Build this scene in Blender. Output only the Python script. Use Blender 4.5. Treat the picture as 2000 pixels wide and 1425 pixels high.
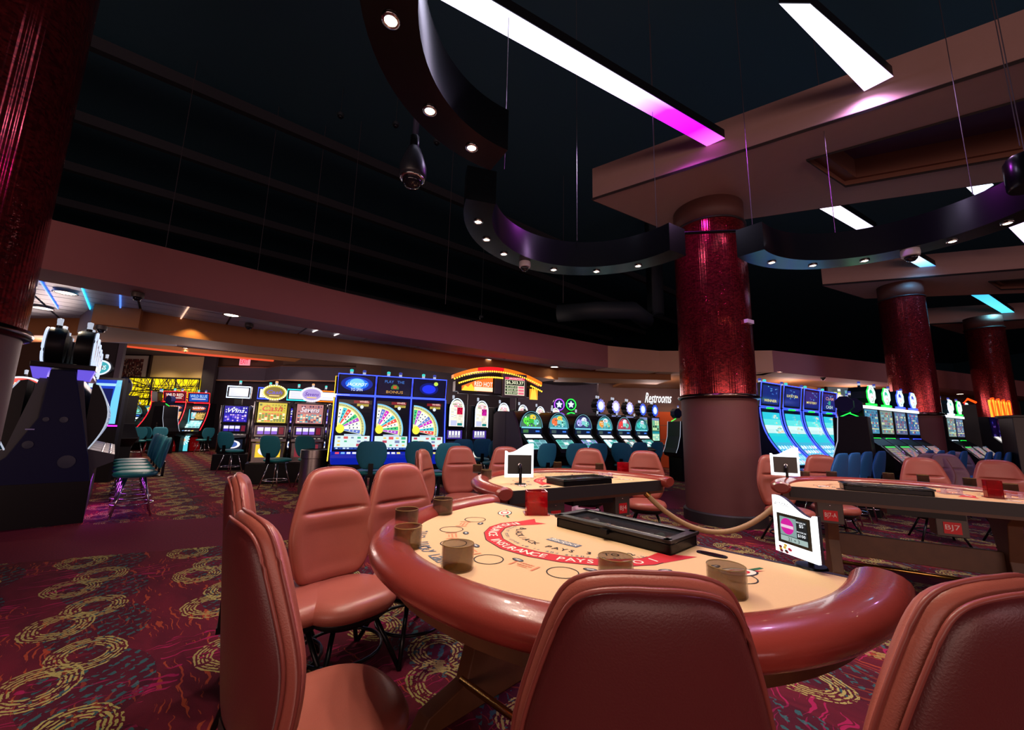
import bpy, math, random
from mathutils import Vector, Matrix
random.seed(7)
PI = math.pi
K = 0.88            # survey units -> metres, baked into every mesh and location at the end
for o in list(bpy.data.objects): bpy.data.objects.remove(o)
SC = bpy.context.scene
COL = SC.collection
# ------------------------------------------------------------------ camera
F = 778.0; H = 1.4
TH = math.atan(124.5 / 778.0); RO = math.radians(1.35)
FW = Vector((0, math.cos(TH), math.sin(TH))); R0 = Vector((1, 0, 0)); U0 = R0.cross(FW)
RT = R0 * math.cos(RO) + U0 * math.sin(RO); UP = -R0 * math.sin(RO) + U0 * math.cos(RO)
cd = bpy.data.cameras.new('camera'); cam = bpy.data.objects.new('camera', cd); COL.objects.link(cam)
cd.sensor_width = 36; cd.lens = 36 * F / 2000; cd.clip_start = 0.05; cd.clip_end = 200
mw = Matrix((RT, UP, -FW)).transposed().to_4x4(); mw.translation = Vector((0, 0, H)); cam.matrix_world = mw
SC.camera = cam
SC.view_settings.view_transform = 'Standard'; SC.view_settings.look = 'None'
SC.view_settings.gamma = 1; SC.view_settings.use_curve_mapping = False
SC.view_settings.exposure = 0.0
wd = bpy.data.worlds.new('world'); SC.world = wd; wd.use_nodes = True
wd.node_tree.nodes['Background'].inputs[0].default_value = (0.55, 0.42, 0.62, 1)
wd.node_tree.nodes['Background'].inputs[1].default_value = 0.02
RINGSPOT = 60; CEILSPOT = 95; STRIP = 2.6; SCR = 1.25
def lamp(name, kind, loc, power, color, size=1., size_y=None, rot=(0, 0, 0)):
    l = bpy.data.lights.new(name, kind); l.energy = power; l.color = color
    if kind == 'AREA': l.shape = 'RECTANGLE'; l.size = size; l.size_y = size_y or size
    else: l.shadow_soft_size = size
    o = bpy.data.objects.new(name, l); COL.objects.link(o); o.location = loc; o.rotation_euler = rot; return o
# wide low fill lamps added behind the camera to brighten fascia, columns and panels
lamp('rear_fill', 'AREA', (-2, -17, 2.6), 1300, (1, .62, .52), 22, 4, (math.radians(97), 0, 0))
lamp('rear_fill', 'AREA', (20, -12, 3.0), 520, (1, .6, .62), 14, 4, (math.radians(97), 0, math.radians(40)))
for x_, y_, e_ in ((-7.5, 9.5, 60), (-4.5, 12.0, 70), (-1.2, 13.2, 60), (1.5, 14.8, 50), (-11, 12.5, 80), (-9, 16.5, 110), (-14, 17, 110), (-4, 17.5, 70), (9.5, 13.5, 60), (12.6, 14.6, 60), (5, 14, 50), (-9.5, 8, 50)):
    lamp('hall_fill', 'POINT', (x_, y_, 2.75), e_ * 1.15, (1, .76, .70), .35)  # soft point lamps added at topper height to brighten the hall ceiling

def ray(x, y): return FW * F + RT * (x - 1000) - UP * (y - 712.5)
def at(x, y, z):                                  # surveyed point of the photograph at height z
    d = ray(x, y); t = (z - H) / d.z; return Vector((d.x * t, d.y * t, z))
def gp(x, y, Y):                                  # floor point under a surveyed point at depth Y
    d = ray(x, y); t = Y / d.y; return Vector((d.x * t, Y, 0))
def zat(x, y, Y):
    d = ray(x, y); return H + d.z * Y / d.y

# ------------------------------------------------------------------ materials
class S:                                          # tiny expression wrapper around node sockets
    nt = None
    def __init__(s, k): s.k = k
    def _m(s, op, *o):
        n = S.nt.nodes.new('ShaderNodeMath'); n.operation = op
        for i, q in enumerate((s,) + o):
            if isinstance(q, S): S.nt.links.new(q.k, n.inputs[i])
            else: n.inputs[i].default_value = q
        return S(n.outputs[0])
    def __add__(s, o): return s._m('ADD', o)
    def __sub__(s, o): return s._m('SUBTRACT', o)
    def __mul__(s, o): return s._m('MULTIPLY', o)
    def __truediv__(s, o): return s._m('DIVIDE', o)
    def lt(s, o): return s._m('LESS_THAN', o)
    def gt(s, o): return s._m('GREATER_THAN', o)
    def sin(s): return s._m('SINE')
    def ab(s): return s._m('ABSOLUTE')
    def sq(s): return s._m('SQRT')
    def fl(s): return s._m('FLOOR')
    def fr(s): return s._m('FRACT')
    def mx(s, o): return s._m('MAXIMUM', o)
    def mn(s, o): return s._m('MINIMUM', o)
MATS = {}
def lin(c):
    f = lambda v: v / 12.92 if v <= .04045 else ((v + .055) / 1.055) ** 2.4
    return tuple(f(v / 255.) for v in c) + (1,)
def mat(name, rgb=(128, 128, 128), rough=.5, metal=0., emit=0., coat=0., trans=0., noise=0., nscale=30., bump=0., bscale=200., alpha=1., spec=.5):
    if name in MATS: return MATS[name]
    m = bpy.data.materials.new(name); m.use_nodes = True; MATS[name] = m
    nt = m.node_tree; b = nt.nodes['Principled BSDF']; c = lin(rgb)
    b.inputs['Base Color'].default_value = c; b.inputs['Roughness'].default_value = rough
    b.inputs['Metallic'].default_value = metal; b.inputs['Coat Weight'].default_value = coat
    b.inputs['Specular IOR Level'].default_value = spec
    b.inputs['Transmission Weight'].default_value = trans
    if alpha < 1: b.inputs['Alpha'].default_value = alpha
    if emit:
        b.inputs['Emission Color'].default_value = c; b.inputs['Emission Strength'].default_value = emit
        b.inputs['Base Color'].default_value = tuple(v * .15 for v in c[:3]) + (1,)
    if noise or bump:
        tc = nt.nodes.new('ShaderNodeTexCoord')
        if noise:
            n = nt.nodes.new('ShaderNodeTexNoise'); n.inputs['Scale'].default_value = nscale; n.inputs['Detail'].default_value = 4
            nt.links.new(tc.outputs['Object'], n.inputs['Vector'])
            mx = nt.nodes.new('ShaderNodeMix'); mx.data_type = 'RGBA'
            mx.inputs[6].default_value = tuple(v * (1 - noise) for v in c[:3]) + (1,)
            mx.inputs[7].default_value = tuple(min(1, v * (1 + noise)) for v in c[:3]) + (1,)
            nt.links.new(n.outputs[0], mx.inputs[0]); nt.links.new(mx.outputs[2], b.inputs['Base Color'])
        if bump:
            n = nt.nodes.new('ShaderNodeTexNoise'); n.inputs['Scale'].default_value = bscale; n.inputs['Detail'].default_value = 3
            nt.links.new(tc.outputs['Object'], n.inputs['Vector'])
            bp = nt.nodes.new('ShaderNodeBump'); bp.inputs['Strength'].default_value = bump; bp.inputs['Distance'].default_value = .002
            nt.links.new(n.outputs[0], bp.inputs['Height']); nt.links.new(bp.outputs[0], b.inputs['Normal'])
    return m
LEATHER = mat('leather_brown', (160, 84, 72), .36, noise=.12, nscale=6, bump=.25, bscale=260)
SHELL = mat('leather_shell', (98, 38, 40), .38, noise=.1, nscale=5, bump=.25, bscale=260)
PIPE = mat('piping', (140, 68, 62), .35)
LEATHMAULIT = mat('leather_mauve_lit', (150, 120, 128), .5, noise=.08)  # mauve light on the far chairs, put into the leather colour
ARM = mat('leather_armrest', (140, 54, 46), .26, noise=.12, nscale=5, bump=.15, bscale=200, coat=.2)
TEAL = mat('vinyl_teal', (16, 122, 130), .42, noise=.1)
TEALB = mat('fabric_teal', (14, 108, 128), .7, noise=.1)
BLUEF = mat('fabric_blue', (18, 84, 150), .6, noise=.1)
CHROME = mat('chrome', (205, 205, 210), .15, 1.)
STEEL = mat('brushed_steel', (150, 145, 145), .3, 1., noise=.3, nscale=60)
BLACK = mat('black_plastic', (12, 12, 17), .4, spec=.25)
BLACKM = mat('black_metal', (20, 20, 24), .3, .6)
NAVY = mat('navy_panel', (12, 18, 58), .55, spec=.2)
WOOD = mat('dark_wood', (86, 52, 30), .45, noise=.35, nscale=12)
FELT = mat('tan_felt', (226, 184, 142), .95, noise=.05, nscale=300, spec=.1)
FELT2 = mat('pale_felt', (214, 168, 128), .95, noise=.05, nscale=300, spec=.1)
INK = mat('black_ink', (24, 22, 22), .8)
REDINK = mat('red_ink', (200, 26, 38), .8)
ORINK = mat('orange_ink', (226, 120, 84), .9)
GREYINK = mat('grey_ink', (96, 104, 118), .8)
WHITEINK = mat('white_ink', (238, 226, 208), .8)
GREENINK = mat('green_ink', (30, 92, 52), .8)
SMOKE = mat('smoked_plastic', (112, 74, 24), .08, alpha=.46)
SMOKED = mat('smoked_plastic_dark', (74, 52, 38), .1, alpha=.55)
REDAC = mat('red_acrylic', (160, 4, 20), .08, alpha=.62)
CLEAR = mat('clear_acrylic', (226, 190, 214), .06, alpha=.4)
GLASSD = mat('dark_glass', (52, 54, 60), .06, alpha=.45)
FASCIA = mat('painted_maroon', (150, 92, 96), .8, noise=.04, nscale=3)
FASCIAR = mat('painted_tan', (205, 158, 132), .8, noise=.04, nscale=3)
PANELM = mat('ceiling_panel_paint', (158, 126, 122), .8, noise=.05, nscale=8)
TRIMD = mat('dark_trim', (30, 26, 30), .5)
OCHRE = mat('ochre_paint', (150, 96, 54), .75, noise=.05, nscale=3)
VOID = mat('black_void', (58, 92, 112), .95, spec=.1)
DUCT = mat('painted_duct', (38, 48, 58), .6)
TILE = mat('ceiling_tile', (176, 186, 206), .35, noise=.1, nscale=4)
BAND = mat('band_black', (16, 18, 22), .22, .3)
WIRE = mat('steel_wire', (120, 110, 120), .4, .8)
BRASS = mat('brass', (214, 170, 90), .25, 1.)
ROPE = mat('tan_rope', (170, 134, 92), .55, noise=.15, nscale=80)
GREYBOX = mat('grey_metal_box', (74, 66, 62), .45, .2, noise=.1)
REDLAB = mat('red_label', (212, 16, 30), .5)
CAPM = mat('column_cap', (84, 48, 44), .6)
COLLOW = mat('column_leather', (92, 46, 48), .6, noise=.08, nscale=5, bump=.3, bscale=60)
BEIGE = mat('beige_wallcovering', (200, 172, 130), .8, noise=.08, nscale=30)
PURW = mat('purple_wall', (74, 64, 80), .8, noise=.1, nscale=4)
BRNW = mat('brown_wall', (84, 56, 44), .8, noise=.1, nscale=4)
DARKW = mat('dark_wall', (46, 38, 46), .8)
ORANGE = mat('orange_panel', (206, 84, 26), .6)
def em(name, rgb, s): return mat(name, rgb, .4, emit=s)
LAMP = em('lamp_warm', (255, 236, 190), 40)
LAMP2 = em('lamp_ceiling', (255, 240, 214), 7)
SIGNW = em('sign_white', (250, 252, 255), 2.2)
EXITR = em('exit_red', (255, 40, 70), 1.6); EXITW = em('exit_face', (255, 150, 165), 1.0)
NEONB = em('neon_blue', (50, 70, 255), 3.5); NEONR = em('neon_red', (255, 24, 40), 2.6)
NEONW = em('neon_white', (200, 225, 255), 3.0); NEONG = em('neon_green', (30, 255, 70), 2.2)
NEONM = em('neon_magenta', (230, 40, 255), 2.6); NEONY = em('neon_amber', (255, 190, 50), 3.0); NEONO = em('neon_orange', (255, 96, 16), 3.0)
NEONL = em('neon_lavender', (130, 110, 255), 1.2)
CYANL = em('lamp_cyan', (60, 230, 220), .9); BLUEL = em('lamp_blue', (60, 80, 200), .6); WHITL = em('lamp_white', (210, 220, 240), .7)
COVE = em('cove_red', (235, 84, 50), .9)
YELP = em('yellow_glow', (255, 222, 20), 1.25)
def mcol(name, emit, rough=.15):
    m = bpy.data.materials.new(name); m.use_nodes = True; nt = m.node_tree; b = nt.nodes['Principled BSDF']
    a = nt.nodes.new('ShaderNodeAttribute'); a.attribute_name = 'Col'
    b.inputs['Roughness'].default_value = rough
    if emit:
        b.inputs['Base Color'].default_value = (.01, .01, .012, 1)
        nt.links.new(a.outputs[0], b.inputs['Emission Color']); b.inputs['Emission Strength'].default_value = emit
    else: nt.links.new(a.outputs[0], b.inputs['Base Color'])
    return m
SCREEN = mcol('screen_image', SCR); PRINT = mcol('printed_image', 0, .6)

def carpet():
    m = bpy.data.materials.new('patterned_carpet'); m.use_nodes = True; nt = m.node_tree; S.nt = nt
    b = nt.nodes['Principled BSDF']; b.inputs['Roughness'].default_value = .95; b.inputs['Specular IOR Level'].default_value = .15
    tc = nt.nodes.new('ShaderNodeTexCoord'); sp = nt.nodes.new('ShaderNodeSeparateXYZ'); nt.links.new(tc.outputs['Object'], sp.inputs[0])
    x = S(sp.outputs[0]) * (1 / K); y = S(sp.outputs[1]) * (1 / K)
    def vec(a, c):
        n = nt.nodes.new('ShaderNodeCombineXYZ'); nt.links.new(a.k, n.inputs[0]); nt.links.new(c.k, n.inputs[1]); return n.outputs[0]
    def noise(a, c, sc, det=2):
        n = nt.nodes.new('ShaderNodeTexNoise'); n.inputs['Scale'].default_value = sc; n.inputs['Detail'].default_value = det
        nt.links.new(vec(a, c), n.inputs['Vector']); return S(n.outputs[0])
    def mix(f, a, c):
        n = nt.nodes.new('ShaderNodeMix'); n.data_type = 'RGBA'; nt.links.new(f.k, n.inputs[0])
        for i, q in ((6, a), (7, c)):
            if isinstance(q, tuple): n.inputs[i].default_value = lin(q)
            else: nt.links.new(q, n.inputs[i])
        return n.outputs[2]
    u0 = x * .73 + y * .683; v0 = x * .683 - y * .73
    wob = noise(x, y, 5, 2) - .5; wob2 = noise(y, x, 5, 2) - .5
    u = u0 + wob * .05; v = v0 + wob2 * .05
    # striations
    st = noise(u0 * 3 + wob * .6, v0 * .5, 3, 3); st2 = noise(u0 * 22 + wob * 3, v0 * 1.6, 2.2, 2)
    c = mix(st, (52, 14, 30), (112, 26, 44))
    c = mix(st2.gt(.60) * noise(x, y, 1.6).gt(.46), c, (150, 60, 40))
    c = mix(noise(u0 * 1.2, v0 * 20 + wob * 4, 2.0, 2).gt(.60) * noise(x + 5., y, 1.1).gt(.5), c, (150, 26, 76))
    # dark ovals filled with teal dashes
    du = ((u0 - .42) / .81).fr() - .5; dv = ((v0 + 1.1) / .856).fr() - .5
    oval = ((du * .81 / .26)._m('POWER', 2) + (dv * .856 / .42)._m('POWER', 2)).lt(1.)
    dash = (((u0 + v0) * 60 + wob * 9).sin().gt(.25)) * (noise(x, y, 26, 1).gt(.52))
    c = mix(oval * .45, c, (40, 12, 30)); c = mix(oval * dash * .7, c, (34, 96, 100))
    # looping rings
    P = .856; W = .81
    rings = None
    jit = (noise(x, y, 34, 2) - .5) * .022
    for (du0, dv0) in ((0., 0.), (.17, .58)):
        row = ((u - (-.198 + du0 - W / 2)) / W).fl()
        uu = (u - (-.198 + du0)) - row * W
        vv = ((v - (-5.96 + dv0)) - row * .25) / P
        vv = (vv + .5).fr() - .5
        d = ((uu / .175)._m('POWER', 2) + (vv * P / .225)._m('POWER', 2)).sq()
        dj = d + jit * 4
        line = (dj * 52).sin().gt(-.15)
        g = dj.gt(.46) * dj.lt(1.03) * line * noise(x * 3, y * 3, 9, 2).gt(.45)
        rings = g if rings is None else rings.mx(g)
    c = mix(rings, c, (160, 146, 86))
    nrm = (x + 4.35) * -.42 + (y - 6.21) * .907
    band = nrm.gt(-1.68) * nrm.lt(0.)
    plain = mix(noise(x * 1., y * 1., 60, 2), (72, 14, 42), (118, 34, 56))
    c = mix(band, c, plain)
    nt.links.new(c, b.inputs['Base Color'])
    bp = nt.nodes.new('ShaderNodeBump'); bp.inputs['Strength'].default_value = .5; bp.inputs['Distance'].default_value = .004
    nn = noise(x, y, 260, 1); nt.links.new(nn.k, bp.inputs['Height']); nt.links.new(bp.outputs[0], b.inputs['Normal'])
    return m
def mosaic():
    m = bpy.data.materials.new('mosaic_beads'); m.use_nodes = True; nt = m.node_tree; S.nt = nt
    b = nt.nodes['Principled BSDF']
    uv = nt.nodes.new('ShaderNodeUVMap')
    mp = nt.nodes.new('ShaderNodeMapping'); mp.inputs['Scale'].default_value = (130, 62, 1); nt.links.new(uv.outputs[0], mp.inputs[0])
    vo = nt.nodes.new('ShaderNodeTexVoronoi'); vo.inputs['Scale'].default_value = 1; vo.voronoi_dimensions = '2D'; nt.links.new(mp.outputs[0], vo.inputs['Vector'])
    sx = nt.nodes.new('ShaderNodeSeparateXYZ'); nt.links.new(uv.outputs[0], sx.inputs[0])
    groove = (S(sx.outputs[0]) * (PI * 2 * 110)).sin()
    mx = nt.nodes.new('ShaderNodeMix'); mx.data_type = 'RGBA'; mx.inputs[6].default_value = lin((88, 22, 28)); mx.inputs[7].default_value = lin((150, 44, 48))
    sc = nt.nodes.new('ShaderNodeSeparateColor'); nt.links.new(vo.outputs['Color'], sc.inputs[0])
    nt.links.new(sc.outputs[0], mx.inputs[0]); nt.links.new(mx.outputs[2], b.inputs['Base Color'])
    b.inputs['Metallic'].default_value = .75; b.inputs['Roughness'].default_value = .13
    nm = nt.nodes.new('ShaderNodeBump'); nm.inputs['Strength'].default_value = .8; nm.inputs['Distance'].default_value = .0025
    h = groove * .2 + S(sc.outputs[1]) * 1.0
    nt.links.new(h.k, nm.inputs['Height']); nt.links.new(nm.outputs[0], b.inputs['Normal'])
    return m
CARPET = carpet(); MOSAIC = mosaic()
def strip_mat(name, stops, s):                   # light panel whose lamps change colour along its length
    m = bpy.data.materials.new(name); m.use_nodes = True; nt = m.node_tree; b = nt.nodes['Principled BSDF']
    uv = nt.nodes.new('ShaderNodeUVMap'); sx = nt.nodes.new('ShaderNodeSeparateXYZ'); nt.links.new(uv.outputs[0], sx.inputs[0])
    r = nt.nodes.new('ShaderNodeValToRGB'); nt.links.new(sx.outputs[0], r.inputs[0])
    e = r.color_ramp.elements
    e[0].position = stops[0][0]; e[0].color = lin(stops[0][1]); e[1].position = stops[-1][0]; e[1].color = lin(stops[-1][1])
    for p, c in stops[1:-1]: q = e.new(p); q.color = lin(c)
    nt.links.new(r.outputs[0], b.inputs['Emission Color']); b.inputs['Emission Strength'].default_value = s
    b.inputs['Base Color'].default_value = (.05, .05, .05, 1)
    return m

# ------------------------------------------------------------------ mesh builder
class MB:
    def __init__(s): s.v = []; s.f = []; s.m = []; s.mats = []; s.c = []; s.uv = None
    def mi(s, m):
        if m not in s.mats: s.mats.append(m)
        return s.mats.index(m)
    def add(s, vs, fs, m, col=None, X=None):
        b = len(s.v)
        s.v += [tuple(X @ Vector(p)) if X else tuple(p) for p in vs]
        k = s.mi(m)
        for f in fs: s.f.append(tuple(b + i for i in f)); s.m.append(k); s.c.append(col)
        return s
    def box(s, x0, x1, y0, y1, z0, z1, m, X=None):
        v = [(x, y, z) for x in (x0, x1) for y in (y0, y1) for z in (z0, z1)]
        return s.add(v, [(0, 1, 3, 2), (4, 6, 7, 5), (0, 4, 5, 1), (2, 3, 7, 6), (0, 2, 6, 4), (1, 5, 7, 3)], m, None, X)
    def prism(s, poly, z0, z1, m, X=None):        # polygon in xy, extruded in z
        n = len(poly); v = [(p[0], p[1], z0) for p in poly] + [(p[0], p[1], z1) for p in poly]
        return s.add(v, [tuple(range(n))[::-1], tuple(range(n, 2 * n))] + [(i, (i + 1) % n, n + (i + 1) % n, n + i) for i in range(n)], m, None, X)
    def xprism(s, prof, x0, x1, m, X=None):       # profile in yz, extruded in x
        n = len(prof); v = [(x0, p[0], p[1]) for p in prof] + [(x1, p[0], p[1]) for p in prof]
        return s.add(v, [tuple(range(n)), tuple(range(n, 2 * n))[::-1]] + [(i, n + i, n + (i + 1) % n, (i + 1) % n) for i in range(n)], m, None, X)
    def yprism(s, prof, y0, y1, m, X=None):       # profile in xz, extruded in y
        n = len(prof); v = [(p[0], y0, p[1]) for p in prof] + [(p[0], y1, p[1]) for p in prof]
        return s.add(v, [tuple(range(n)), tuple(range(n, 2 * n))[::-1]] + [(i, n + i, n + (i + 1) % n, (i + 1) % n) for i in range(n)], m, None, X)
    def tube(s, pts, r, m, seg=8, closed=False, sy=1.):
        pts = [Vector(p) for p in pts]; n = len(pts); vs = []; fs = []
        for i, p in enumerate(pts):
            a = pts[(i - 1) % n] if (i > 0 or closed) else p; b = pts[(i + 1) % n] if (i < n - 1 or closed) else p
            t = (b - a).normalized(); up = Vector((0, 0, 1)) if abs(t.z) < .9 else Vector((1, 0, 0))
            q = t.cross(up).normalized(); w = q.cross(t)
            for k in range(seg):
                an = 2 * PI * k / seg; vs.append(p + q * (math.cos(an) * r) + w * (math.sin(an) * r * sy))
        rng = n if closed else n - 1
        for i in range(rng):
            for k in range(seg):
                j = (i + 1) % n; fs.append((i * seg + k, i * seg + (k + 1) % seg, j * seg + (k + 1) % seg, j * seg + k))
        if not closed: fs += [tuple(range(seg))[::-1], tuple(range((n - 1) * seg, n * seg))]
        return s.add(vs, fs, m)
    def lathe(s, prof, m, seg=24, cx=0, cy=0, cz=0, sx=1., sy=1., p=2., axis='z', a0=0., col=None):
        n = len(prof); vs = []; fs = []
        for k in range(seg):
            a = 2 * PI * k / seg + a0; c, d = math.cos(a), math.sin(a)
            c = math.copysign(abs(c) ** (2 / p), c); d = math.copysign(abs(d) ** (2 / p), d)
            for r, z in prof:
                q = (r * c * sx, r * d * sy, z)
                if axis == 'y': q = (q[0], -q[2], q[1])
                if axis == 'x': q = (q[2], q[0], q[1])
                vs.append((cx + q[0], cy + q[1], cz + q[2]))
        for k in range(seg):
            j = (k + 1) % seg
            for i in range(n - 1): fs.append((k * n + i, j * n + i, j * n + i + 1, k * n + i + 1))
        if prof[0][0] > 1e-6: fs.append(tuple(k * n for k in range(seg))[::-1])
        if prof[-1][0] > 1e-6: fs.append(tuple(k * n + n - 1 for k in range(seg)))
        return s.add(vs, fs, m, col)
    def build(s, name, parent=None, smooth=False, bev=0, label=None, ang=None):
        me = bpy.data.meshes.new(name); me.from_pydata(s.v, [], s.f)
        for m in s.mats: me.materials.append(m)
        me.polygons.foreach_set('material_index', s.m)
        if smooth: me.polygons.foreach_set('use_smooth', [True] * len(s.f))
        if any(c is not None for c in s.c):
            a = me.color_attributes.new('Col', 'FLOAT_COLOR', 'CORNER'); data = []
            for f, c in zip(s.f, s.c): data += list(lin(c) if c else (0, 0, 0, 1)) * len(f)
            a.data.foreach_set('color', data)
        if s.uv:
            u = me.uv_layers.new(name='UVMap')
            for l in me.loops: u.data[l.index].uv = s.uv[l.vertex_index]
        me.update()
        if ang: me.set_sharp_from_angle(angle=math.radians(ang))
        o = bpy.data.objects.new(name, me); COL.objects.link(o)
        if parent: o.parent = parent
        if bev:
            b = o.modifiers.new('bevel', 'BEVEL'); b.width = bev * K; b.segments = 2; b.limit_method = 'ANGLE'
        if label: o['label'] = label
        return o
def thing(name, label, cat, loc=(0, 0, 0), rz=0., group=None, sc=1.):
    o = bpy.data.objects.new(name, None); COL.objects.link(o); o.empty_display_size = .1
    o.location = loc; o.rotation_euler = (0, 0, rz); o['label'] = label; o['category'] = cat; o.scale = (sc, sc, sc)
    if group: o['group'] = group
    return o
def tag(o, label, cat, group=None):
    o['label'] = label; o['category'] = cat
    if group: o['group'] = group
    return o
def struct(o): o['kind'] = 'structure'; return o
KIDS = {}
def kids(o): return [c for c in bpy.data.objects if c.parent == o]
def dup(root, loc, rz, label, group=None, sc=None):
    def cp(o, par):
        c = o.copy(); COL.objects.link(c); c.parent = par; return c
    r = cp(root, None); r.location = loc; r.rotation_euler = (0, 0, rz); r['label'] = label
    if group: r['group'] = group
    if sc: r.scale = (sc, sc, sc)
    if root.name not in KIDS: KIDS[root.name] = [(c, kids(c)) for c in kids(root)]
    for c, g in KIDS[root.name]:
        n = cp(c, r)
        for q in g: cp(q, n)
    return r
def spot(loc, power, color, size=110, rad=.03, parent=None, blend=.6, rx=0):
    l = bpy.data.lights.new('spot_lamp', 'SPOT'); l.energy = power; l.color = color; l.spot_size = math.radians(size); l.spot_blend = blend; l.shadow_soft_size = rad
    o = bpy.data.objects.new('spot_lamp', l); COL.objects.link(o); o.location = loc; o.rotation_euler = (rx, 0, 0)
    if parent: o.parent = parent
    return o
TX = {}
def text2d(s, shear=0., off=0.):                  # flat triangles of a string, normalised to a 0..1 box; returns verts, faces, aspect
    k = (s, shear, off)
    if k not in TX:
        cu = bpy.data.curves.new('t', 'FONT'); cu.body = s; cu.shear = shear; cu.offset = off; cu.resolution_u = 2
        o = bpy.data.objects.new('t', cu); COL.objects.link(o)
        me = bpy.data.meshes.new_from_object(o)
        v = [(p.co.x, p.co.y) for p in me.vertices]; f = [tuple(p.vertices) for p in me.polygons]
        bpy.data.objects.remove(o); bpy.data.curves.remove(cu); bpy.data.meshes.remove(me)
        xs = [p[0] for p in v]; ys = [p[1] for p in v]; w = max(xs) - min(xs); h = max(ys) - min(ys)
        TX[k] = ([((a - min(xs)) / w, (b - min(ys)) / h) for a, b in v], f, w / h)
    return TX[k]
# painting on a surface given by fn(u, v, n) -> point; n is the height above it
def prect(mb, fn, u0, v0, u1, v1, col, n=.001, m=None, div=1):
    vs = []; fs = []
    for i in range(div + 1):
        v = v0 + (v1 - v0) * i / div; vs += [fn(u0, v, n), fn(u1, v, n)]
    for i in range(div): fs.append((2 * i, 2 * i + 1, 2 * i + 3, 2 * i + 2))
    mb.add(vs, fs, m or SCREEN, col)
def ppoly(mb, fn, pts, col, n=.002, m=None): mb.add([fn(u, v, n) for u, v in pts], [tuple(range(len(pts)))], m or SCREEN, col)
def pdisc(mb, fn, cu, cv, ru, rv, col, n=.002, k=20, m=None):
    ppoly(mb, fn, [(cu + ru * math.cos(2 * PI * i / k), cv + rv * math.sin(2 * PI * i / k)) for i in range(k)], col, n, m)
def ptext(mb, fn, s, u0, v0, u1, v1, col, n=.004, m=None, shear=0., off=.01):
    v, f, a = text2d(s, shear, off)
    mb.add([fn(u0 + (u1 - u0) * p[0], v0 + (v1 - v0) * p[1], n) for p in v], f, m or SCREEN, col)
def flat(cx, y, cz, w, h, tilt=0.):               # upright panel facing -Y, leaning back by tilt
    ct, st = math.cos(tilt), math.sin(tilt)
    def fn(u, v, n):
        a = (v - .5) * h
        return (cx + (u - .5) * w, y + a * st - n * ct, cz + a * ct + n * st)
    return fn
PAL = [(240, 60, 70), (60, 200, 230), (250, 210, 80), (90, 230, 120), (220, 90, 220), (240, 240, 250), (90, 110, 240), (250, 140, 60)]
def cells(mb, fn, u0, v0, u1, v1, nx, ny, pal, rnd, bg=None, gap=.12, n=.002, p=1.):
    if bg: prect(mb, fn, u0, v0, u1, v1, bg, n=.001)
    du = (u1 - u0) / nx; dv = (v1 - v0) / ny
    for i in range(nx):
        for j in range(ny):
            if rnd.random() > p: continue
            g = gap * (.6 + rnd.random()); prect(mb, fn, u0 + du * (i + g), v0 + dv * (j + g), u0 + du * (i + 1 - g), v0 + dv * (j + 1 - g), rnd.choice(pal), n)

# ================================================================== THE SETTING
ZC = 5.45                                          # underside of the floating ceiling panels
mb = MB(); mb.add([(-40, -20, 0), (45, -20, 0), (45, 40, 0), (-40, 40, 0)], [(0, 1, 2, 3)], CARPET); fl = struct(mb.build('floor'))
mb = MB(); mb.box(-40, 45, -20, 40, 9.0, 9.2, VOID); struct(mb.build('ceiling'))
for nm, b in (('wall_back', (-40, 45, 39.8, 40, 0, 9)), ('wall_left', (-40, -39.8, -20, 40, 0, 9)), ('wall_right', (44.8, 45, -20, 40, 0, 9)), ('wall_front', (-40, 45, -20.2, -20, 0, 9))):
    mb = MB(); mb.box(*b, VOID); struct(mb.build(nm))
# void joists and ducts
for i in range(5):
    mb = MB(); a = Vector((-16 + i * 2.4, 4 + i * -.4, 8.2)); d = Vector((.78, .62, 0)); p = Vector((-.62, .78, 0))
    a = Vector((-14, 3, 0)) + p * (i * 2.9 - 1)
    mb.prism([(a + d * 0)[:2], (a + d * 34)[:2], (a + d * 34 + p * .16)[:2], (a + p * .16)[:2]], 8.3, 8.55, mat('joist_black', (36, 38, 48), .9))
    struct(mb.build('trim_%d' % (20 + i)))
mb = MB(); pts = [at(1090, 612, 4.9), at(1165, 606, 4.9), at(1235, 606, 4.95), at(1262, 626, 4.9)]
pts = [Vector(p) for p in pts]; e = pts[-1] + Vector((.35, .1, .25)); pts += [e, e + Vector((0, 0, 3.9))]
mb.tube(pts, .26, DUCT, 14); tag(mb.build('air_duct', smooth=True), 'dark round elbow duct hanging in the black void left of the big column', 'duct')
mb = MB(); mb.tube([(-10, 9.5, 5.3), (4, 19, 5.3)], .3, DUCT, 14); tag(mb.build('air_duct', smooth=True), 'long straight dark duct running above the curved fascia', 'duct')

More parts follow.
